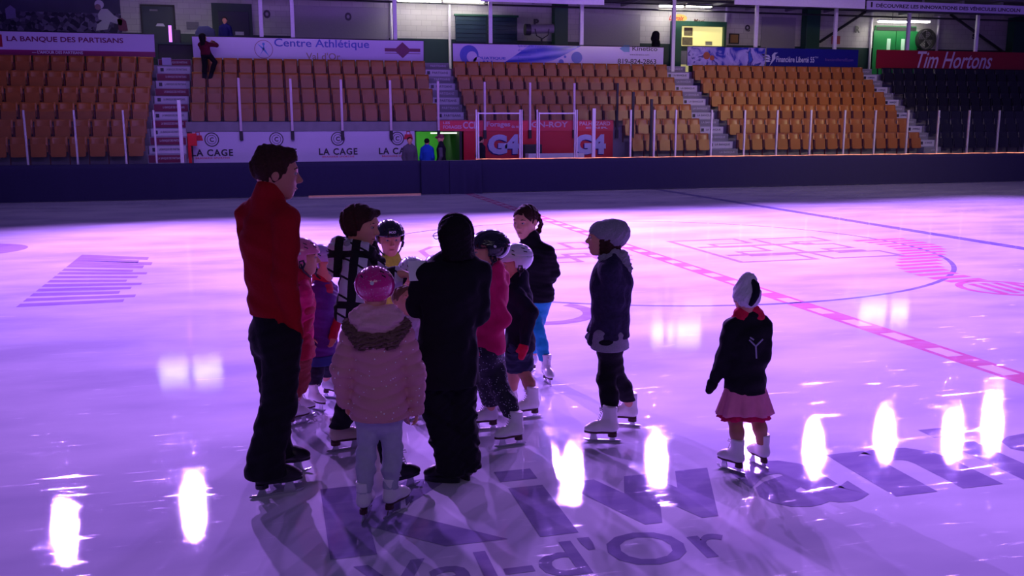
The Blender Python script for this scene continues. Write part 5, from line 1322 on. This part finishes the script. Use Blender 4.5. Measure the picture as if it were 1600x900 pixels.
# 1 man in the red turtleneck
J = person('tall man in red turtleneck and black trousers on black skates, seen from behind', [(447, 741, 85), (433, 773, 82)], 68, H=1.80, lift=.085, hip=(430, 520), neck=(416, 322, .02), tface=56, shz=.036,
           head=(432, 273, 76), hface=88, pitch=-4, elR=(445, 436, -.15), wrR=(459, 514, -.10), elL=(404, 430, .14), wrL=(436, 500, .26), handR='none', skates='kk', boot_top=.5, build=1.0, sw=.098 * 1.80, foot=.30, res=.0055, skin=mat('skin_man', srgb(196, 132, 108), .55, var=.05))
top(J, 'turtleneck', M['red_knit'], hem=-.11, thick=.014, collar=.10, amp=.006, seed=11, sleeve=1.12, q=.84, sleeve_end=-.05, cuffw=1.1)
bottoms(J, 'trousers', M['black_cloth'], thick=.016, end=-.05, loose=1.22, boot=.028, seed=12, amp=.006, topz=.12)
hair(J, 'crop', M['hair_brown'])
# 2 child, pale pink helmet
J = person('child in pale pink helmet and red and pink jacket beside the tall man', [(466, 664, 60), (474, 652, 70)], 75, H=1.24, hip=(466, 548), neck=(468, 441), head=(473, 404, 53), hface=92, elR=(474, 490, -.05), wrR=(480, 530, .0), elL=(470, 490, .1), wrL=(470, 530, .15), build=1.05)
top(J, 'jacket', M['red_jacket'], hem=.04, thick=.02, collar=.05, seed=21, nosleeve=True); top(J, 'sleeves', M['pink_jacket'], hem=-.14, thick=.021, seed=22, sleeve=1.05)
bottoms(J, 'trousers', M['rust'], thick=.010, end=.07, loose=1.1, seed=23); helmet(J, M['h_pink'])
# 3 child, lavender helmet
J = person('child in lavender helmet and purple vest with red sleeves, behind the pink helmet child', [(518, 622, 130), (496, 641, 140)], 125, H=1.20, hip=(503, 545), neck=(504, 445), head=(505, 413, 50), hface=125, pitch=-5, tilt=0, elL=(528, 490), wrL=(520, 528, -.1), elR=(478, 490), wrR=(485, 528, -.1), hs=.8)
top(J, 'sweater', M['red_jacket'], hem=.01, thick=.012, collar=.06, seed=31); top(J, 'vest', M['purple_vest'], hem=.05, thick=.024, seed=32, nosleeve=True)
skirt(J, 'denim_hem', mat('denim', srgb(40, 50, 110), .8), -.03, .07, .14, .145, 5, .004); bottoms(J, 'leggings', M['speck'], thick=.008, end=.05, seed=33); helmet(J, M['h_lav'], 'ridged')
# 4 woman in the check hooded top
J = person('short-haired woman in black and white checked hooded top pointing at a paper', [(541, 703, 75), (628, 765, 60)], 85, H=1.58, lift=.075, hip=(575, 560), neck=(560, 392), tface=95, head=(565, 353, 62), hface=117, pitch=-10,
           elR=(541, 487, -.12), wrR=(586, 520, -.05), elL=(600, 440, .05), wrL=(628, 428, -.02), skates='gk', boot_top=.6, build=1.05, handL=dict(d=82, e=-8, n=(0, 0, 1.), curl=.55, point=True), hs=1.05, foot=.25)
top(J, 'checked_top', M['check'], hem=.10, thick=.018, amp=.008, seed=41, sleeve=1.15, sleeve_end=.02, cuffw=1.35)
c = J['nk']; blob(J, 'hood', M['check'], [(c + J['tl'] * -.10 + V3(0, 0, .01) + J['tf'] * .06, c - J['tf'] * .10 + V3(0, 0, .02), .045, .06), (c - J['tf'] * .10 + V3(0, 0, .02), c + J['tl'] * .10 + J['tf'] * .06 + V3(0, 0, .01), .06, .045), (c - J['tf'] * .10, c - J['tf'] * .13 - V3(0, 0, .10), .07, .05), (c + J['tl'] * .09 + J['tf'] * .06, c + J['tf'] * .12 - V3(0, 0, .07), .035, .03), (c - J['tl'] * .09 + J['tf'] * .06, c + J['tf'] * .12 - V3(0, 0, .07), .035, .03)], amp=.006)
blob(J, 'hood_lining', M['grey_knit'], [(c - J['tl'] * .06 - J['tf'] * .05 + V3(0, 0, .045), c + J['tl'] * .06 - J['tf'] * .05 + V3(0, 0, .045), .028, .028), (c - J['tl'] * .07 - J['tf'] * .04 + V3(0, 0, .04), c - J['tl'] * .07 + J['tf'] * .05 + V3(0, 0, .02), .026, .022)], amp=.003)
bottoms(J, 'trousers', M['black_cloth'], thick=.012, end=.02, loose=1.1, seed=42); hair(J, 'pixie', M['hair_brown'])
# 5 child, black helmet, yellow shirt
J = person('child in black helmet and yellow shirt behind the checked woman', [(600, 590, 170), (622, 592, 175)], 172, H=1.26, hip=(611, 500), neck=(612, 410), head=(609, 374, 50), hface=170, pitch=-6, skin=mat('skin_dim', srgb(200, 130, 100), .55, var=.05))
top(J, 'shirt', M['yellow_cloth'], hem=.05, thick=.012, collar=.03, seed=51); bottoms(J, 'trousers', M['navy_cloth'], seed=52); o = helmet(J, M['h_black'], 'ridged')
mb = MB(); P = [J['HP'](x, .50 - .3 * x * x, .27) for x in np.linspace(-.12, .12, 5)]; u_, l_ = J['hu'], J['hl']
text_on(mb, 'CCM', lambda a, b_: tuple(J['HP'](.10 - .20 * (1 - a) - .0 + 0, .512, .30 + .07 * b_)) , .02); mb.build('helmet_lettering', M['lace'], o)
# 6 child in white helmet
J = person('small child in white helmet behind the pointing hand', [(640, 632, 175), (660, 630, 175)], 180, H=1.10, hip=(650, 545), neck=(648, 462), head=(645, 432, 50), hface=172, pitch=-14, hs=.8)
top(J, 'jacket', M['white_cloth'], hem=.06, thick=.02, collar=.03, seed=61); bottoms(J, 'trousers', M['grey_cloth'], seed=62); helmet(J, M['h_white'])
# 6b child looking up, between pink jacket and the dark woman
J = person('small bareheaded child in white jacket looking up beside the woman in black', [(650, 655, 60), (668, 648, 60)], 110, H=1.05, hip=(655, 580), neck=(643, 497), head=(632, 470, 48, -.02), hface=148, pitch=12, hs=.8)
top(J, 'jacket', M['white_cloth'], hem=.06, thick=.02, collar=.03, seed=63); bottoms(J, 'trousers', M['grey_cloth'], seed=64); hair(J, 'short', M['hair_fair'])
# 7 girl in the pink padded jacket
J = person('child in magenta glitter helmet, pink quilted spotted jacket and pale jeans, back turned', [(573, 808, 15), (620, 802, 42)], 4, H=1.22, lift=.08, hip=(593, 640), neck=(589, 500), head=(586, 455, 66), hface=6, pitch=-8,
           elL=(536, 577), wrL=(541, 628, .05), elR=(646, 580), wrR=(650, 640, .03), build=1.08, boot_top=.66, foot=.215, hs=.85, sw=.090 * 1.22, noface=True)
top(J, 'quilted_jacket', M['puffer'], hem=.035, thick=.028, flare=.015, sleeve=1.15, amp=.004, quilt=.060, seed=71, sleeve_end=-.01, cuffw=1.1, waist=1.03, q=.84)
bottoms(J, 'jeans', M['jeans'], thick=.006, end=.015, loose=1.04, amp=.005, seed=72); helmet(J, M['h_mag'], strap=False)
c = J['nk'] + V3(0, 0, .015); a_, t_ = J['tl'], J['tf']
blob(J, 'hood', M['pink_fleece'], [(c - a_ * .065 - t_ * .05 + V3(0, 0, .03), c + a_ * .065 - t_ * .05 + V3(0, 0, .03), .048, .048), (c - a_ * .05 - t_ * .08 - V3(0, 0, .025), c + a_ * .05 - t_ * .08 - V3(0, 0, .025), .048, .048), (c - a_ * .09 + t_ * .02, c - a_ * .09 - t_ * .05, .04, .05), (c + a_ * .09 + t_ * .02, c + a_ * .09 - t_ * .05, .04, .05)], amp=.006)
blob(J, 'fur_trim', M['fur'], [(c - a_ * .13 - t_ * .04 - V3(0, 0, .035), c - a_ * .07 - t_ * .10 - V3(0, 0, .095), .040, .042), (c - a_ * .07 - t_ * .10 - V3(0, 0, .095), c + a_ * .07 - t_ * .10 - V3(0, 0, .095), .042, .042), (c + a_ * .07 - t_ * .10 - V3(0, 0, .095), c + a_ * .13 - t_ * .04 - V3(0, 0, .035), .042, .040)], amp=.012, fr=140)
# 8 woman in black, back turned
J = person('woman in loose black clothes with dark bobbed hair and glasses, back turned', [(694, 752, -72), (722, 743, -25)], -8, H=1.56, lift=.02, hip=(698, 560), neck=(710, 402), head=(710, 368, 66), hface=-46, pitch=-10,
           elL=(652, 476, .05), wrL=(662, 440, .30), elR=(746, 492, .02), wrR=(700, 470, .28), skates='ss', boot_top=.45, build=1.15, sw=.092 * 1.56, shz=.062, foot=.255, handL=dict(d=-10, e=8, curl=.6))
top(J, 'black_jacket', M['black_cloth'], hem=.14, thick=.020, flare=.012, sleeve=1.15, amp=.008, collar=.0, seed=81, sleeve_end=0, q=.86)
bottoms(J, 'black_trousers', M['black_cloth'], thick=.018, end=-.03, loose=1.25, boot=.012, amp=.009, seed=82); hair(J, 'bob', M['hair_black'])
mb = MB(); HP = J['HP']
for sg in (-1, 1):
    mb.tube([tuple(HP(sg * (.16 + .11 * math.cos(q)), .43, .05 + .075 * math.sin(q))) for q in np.linspace(0, 6.283, 17)[:-1]], .0022, 5, closed=True); mb.tube([tuple(HP(sg * .27, .43, .07)), tuple(HP(sg * .37, .36, .06)), tuple(HP(sg * .37, -.02, .04))], .0024, 5)
mb.tube([tuple(HP(-.05, .44, .06)), tuple(HP(.05, .44, .06))], .002, 5); mb.build('spectacles', M['black'], J['root'])
# 9 child, black helmet, magenta top
J = person('child in black helmet, magenta top and patterned leggings beside the woman in black', [(757, 672, -100), (797, 697, -112)], -82, H=1.30, hip=(764, 545), neck=(770, 424), tface=-60, head=(762, 394, 58), hface=-108, pitch=-4,
           elL=(786, 498, -.05), wrL=(748, 540, -.06), elR=(745, 490, .1), wrR=(735, 540, .1), foot=.225, hs=.85, boot_top=.72)
top(J, 'sweater', M['magenta_cloth'], hem=.02, thick=.014, sleeve=1.15, amp=.005, collar=.02, seed=91); bottoms(J, 'leggings', M['leggings'], thick=.012, end=.05, loose=1.1, amp=.003, seed=92); helmet(J, M['h_black'], 'ridged')
# 10 child, white helmet, dark jacket
J = person('child in white helmet, dark jacket, dark shorts and red mittens behind the magenta top', [(790, 640, -95), (824, 654, -110)], -85, H=1.20, hip=(812, 535), neck=(808, 440), tface=-75, head=(803, 412, 52), hface=-112, pitch=-10,
           elL=(828, 488, -.12), wrL=(819, 536, -.16), foot=.215, handL='none', boot_top=.75, build=1.05)
top(J, 'jacket', M['navy_cloth'], hem=.06, thick=.020, sleeve=1.15, seed=101, collar=.04); bottoms(J, 'tights', M['tights'], thick=.002, end=.02, seed=102, amp=0)
J2 = J; blob(J, 'shorts', mat('blue_black_shorts', srgb(20, 24, 60), .8), [(J['hj']['L'], J['hj']['L'] * .25 + J['kn']['L'] * .75, .085, .075), (J['hj']['R'], J['hj']['R'] * .25 + J['kn']['R'] * .75, .085, .075)], amp=.004)
mitten(J, 'L', M['red_mitt'], 1.15); helmet(J, M['h_white'], 'ridged')
# 11 girl with braided buns
J = person('girl with braided brown hair in black jacket and teal leggings, facing the group', [(829, 584, -160), (856, 600, 165)], -158, H=1.40, hip=(838, 458), neck=(831, 382), head=(821, 347, 51), hface=-148, pitch=-8,
           elR=(806, 425), wrR=(815, 452, .12), elL=(864, 425), wrL=(850, 452, .14), foot=.23, boot_top=.72, handL='none', handR='none', brow=M['hair_brown'])
top(J, 'jacket', M['black_cloth'], hem=.06, thick=.018, collar=.06, seed=111, sleeve=1.12); bottoms(J, 'leggings', M['teal'], thick=.006, end=.04, seed=112, amp=.002); hair(J, 'tied', M['hair_brown'])
# 12 girl in the grey beanie
J = person('girl in grey slouch beanie and dark plush jacket standing in left profile', [(973, 665, -82), (941, 690, -92)], -84, H=1.46, hip=(953, 528), neck=(956, 402), head=(942, 374, 54), hface=-95, pitch=4,
           elL=(961, 470, -.08), wrL=(931, 520, -.03), elR=(945, 470, .1), wrR=(926, 519, .06), handL='none', handR='none', foot=.245, hs=.9, boot_top=.72)
top(J, 'grey_sweater', M['grey_knit'], hem=.065, thick=.014, flare=.016, seed=121, nosleeve=True, amp=.004); top(J, 'plush_jacket', M['plush'], hem=-.01, thick=.022, sleeve=1.15, seed=122, amp=.008, q=.9)
c = J['nk']; blob(J, 'hood', M['grey_knit'], [(c - J['tl'] * .07 + J['tf'] * .05, c - J['tf'] * .06, .032, .042), (c - J['tf'] * .06, c + J['tl'] * .07 + J['tf'] * .05, .042, .032), (c - J['tf'] * .06, c - J['tf'] * .10 - V3(0, 0, .07), .045, .035)], amp=.005, fr=110)
bottoms(J, 'leggings', M['black_cloth'], thick=.008, end=.05, loose=1.05, seed=123); beanie(J, M['grey_knit'], (0, -.42, .22), .36)
blob(J, 'hair', M['hair_brown'], [(J['HP'](-.31, .04, .02), J['HP'](-.30, .02, -.62), .018, .012), (J['HP'](.31, .04, .02), J['HP'](.30, .02, -.62), .018, .012), (J['HP'](-.28, -.12, .0), J['HP'](-.22, -.16, -.5), .030, .022), (J['HP'](0, -.30, -.1), J['HP'](0, -.25, -.6), .06, .04)], amp=.004, fr=120)
blob(J, 'mittens', M['plush'], [(J['wr']['L'] - V3(0, 0, -.02), J['wr']['L'] + V3(0, .02, -.06), .036, .034), (J['wr']['L'] + V3(0, .01, -.05), J['wr']['R'] + V3(0, .02, -.03), .034, .03)], amp=.003)
# 13 small girl at the right
J = person('small child in white knitted hat, black fleece and pink skirt, standing apart at right', [(1142, 736, -58), (1184, 727, -40)], -28, H=1.10, hip=(1165, 598), neck=(1169, 497), head=(1165, 466, 52), hface=-20, pitch=8,
           elL=(1133, 560, -.02), wrL=(1117, 592, .0), elR=(1190, 555), wrR=(1180, 590, .15), foot=.20, handL='none', noface=False, boot_top=.72, hs=.8)
top(J, 'fleece', M['black_cloth'], hem=.05, thick=.020, sleeve=1.15, seed=131, amp=.005, q=.86); blob(J, 'red_collar', M['red_mitt'], [(J['nk'] - J['tl'] * .05, J['nk'] + J['tl'] * .05, .05, .05), (J['nk'] - J['tl'] * .03 + V3(0, 0, .03), J['nk'] + J['tl'] * .03 + V3(0, 0, .03), .05, .05)], amp=.004)
skirt(J, 'pink_skirt', M['pink_skirt'], -.02, .155, .12, .165, 9, .014); skirt(J, 'magenta_frill', M['magenta_frill'], -.10, .105, .10, .152, 11, .012, 2)
bottoms(J, 'tights', M['tights'], thick=.003, end=.02, seed=132, amp=0); mitten(J, 'L', M['black_cloth'], 1.15)
sp_ = beanie(J, mat('white_hat_knit', srgb(214, 208, 220), .95, var=.1, scale=90, bump=.6), (.0, -.05, .62), .20)
mb = MB(); mb.tube([tuple(J['HP'](.02 + .10 * math.sin(a * 2), -.07 - .525 * math.sin(a) , .15 + .475 * math.cos(a))) for a in np.linspace(.15, 1.95, 12)], [.012, .016, .02, .022, .022, .022, .022, .022, .020, .018, .016, .012], 8)
mb.build('dark_stripe', M['navy_cloth'], sp_)
U = J['U']; mb = MB()
for a, b_ in (((1171, 531), (1181, 541)), ((1181, 541), (1192, 530)), ((1181, 541), (1182, 560)), ((1172, 527), (1178, 531))):
    A, B = U(*a, -.128), U(*b_, -.128); mb.tube([tuple(A), tuple(B)], .0045, 5)
mb.build('back_emblem', mat('dim_silver', (.35, .33, .45), .4), J['root'])
# 14 hidden child
J = person('child in pale lilac helmet mostly hidden behind the woman in black', [(680, 585, 180), (698, 585, 180)], 180, H=1.12, hip=(688, 502), neck=(684, 445), head=(682, 424, 42), hface=175, pitch=-10)
top(J, 'jacket', M['grey_cloth'], hem=.06, thick=.02, seed=141); bottoms(J, 'trousers', M['speck'], seed=142); helmet(J, M['h_lav'])
# paper held between them
d = ray(652, 423); P = V3(0, 0, 2) + V3(d.x, d.y, d.z) * (4.98 / math.hypot(d.x, d.y)); mb = MB()
vv = unit(V3(P[0], P[1], 0)); e = empty('paper_sheet', tuple(P), math.atan2(-vv[0], vv[1]) + .15, 'white folded paper held between the pointing hand and woman in black', 'paper'); e.rotation_euler[0] = -.35
MB().box(-.048, .048, -.001, .001, -.055, .055).build('front_leaf', M['paper'], e); o = MB().box(0, .03, -.001, .001, -.055, .055).build('folded_leaf', mat('grey_paper', (.35, .35, .42), .7), e); o.location = (.048, 0, 0); o.rotation_euler = (0, 0, 1.0)

# ================================================================== PEOPLE IN THE STANDS AND AT THE GATE
def bgp(label, **k): return person(label, [], k.pop('face'), res=.014, nofeet=k.pop('nofeet', False), skates='ss', lift=.02, noface=True, **k)
x, z = on_wall(324, 113, 31.75)
J = bgp('woman with long dark hair in maroon top climbing at the white banner', face=25, G=(x, 31.75, row_z(5)), H=1.62, hip=(322, 84), neck=(318, 66), head=(317, 59, 12), hface=60, wrR=(334, 66, .2), wrL=(328, 68, .25), knR=(336, 97))
top(J, 'top', M['maroon_top'], hem=.04, thick=.025, res=.012); bottoms(J, 'trousers', M['black_cloth'], thick=.02, end=-.02, res=.012); hair(J, 'long', M['hair_black'])
x, z = on_wall(352, 45, 34.4)
J = bgp('man in dark blue shirt standing behind the left end of the white banner', face=195, G=(x, 34.4, 4.0), H=1.74); top(J, 'shirt', fabric('deep_blue_shirt', srgb(30, 24, 110)), hem=.05, thick=.02, res=.012); bottoms(J, 'trousers', M['navy_cloth'], end=0, res=.012); hair(J, 'short', M['hair_brown'])
x, z = on_wall(1025, 60, 34.0)
J = bgp('hooded figure in black behind the right end of the wave banner', face=90, G=(x, 34.0, 4.0), H=1.52, build=1.25); top(J, 'hooded_coat', M['black_cloth'], hem=.2, thick=.05, res=.012); bottoms(J, 'trousers', M['black_cloth'], end=0, res=.012)
HP = J['HP']; blob(J, 'hood', M['black_cloth'], [(HP(0, -.1, .15), HP(0, -.2, -.5), .15, .17)], res=.012, amp=0)
for px, hy, fc, H_, cl, lb, hr, Y in ((640, 218, 170, 1.66, M['grey_cloth'], 'man in open grey jacket at the rink gate, facing the ice', 'short', 28.35), (667, 216, 20, 1.62, M['blue_coat'], 'person in bright blue jacket seen from behind at the rink gate', 'short', 28.45),
                                (689, 212, -80, 1.72, M['navy_cloth'], 'man in dark cap and sleeveless vest with grey sleeves at the rink gate', 'cap', 28.25), (751, 214, 60, 1.66, M['navy_cloth'], 'person in dark coat standing behind the left glass door', 'short', 28.6)):
    x, z = on_wall(px, hy, Y)
    J = bgp(lb, face=fc, G=(x, Y, 0), H=H_)
    if hr == 'cap': top(J, 'sleeves', M['grey_cloth'], hem=.02, thick=.02, res=.012); top(J, 'vest', cl, hem=.06, thick=.035, nosleeve=True, res=.012)
    else: top(J, 'jacket', cl, hem=.08, thick=.03, res=.012)
    bottoms(J, 'trousers', M['black_cloth'], thick=.02, end=-.02, res=.014)
    if hr == 'cap':
        HP = J['HP']; blob(J, 'cap', M['maroon'], [(HP(0, -.08, .28), HP(0, .05, .30), .095, .085), (HP(0, .2, .24), HP(0, .62, .20), .05, .03)], res=.01, amp=0)
    else: hair(J, 'short', M['hair_black'])
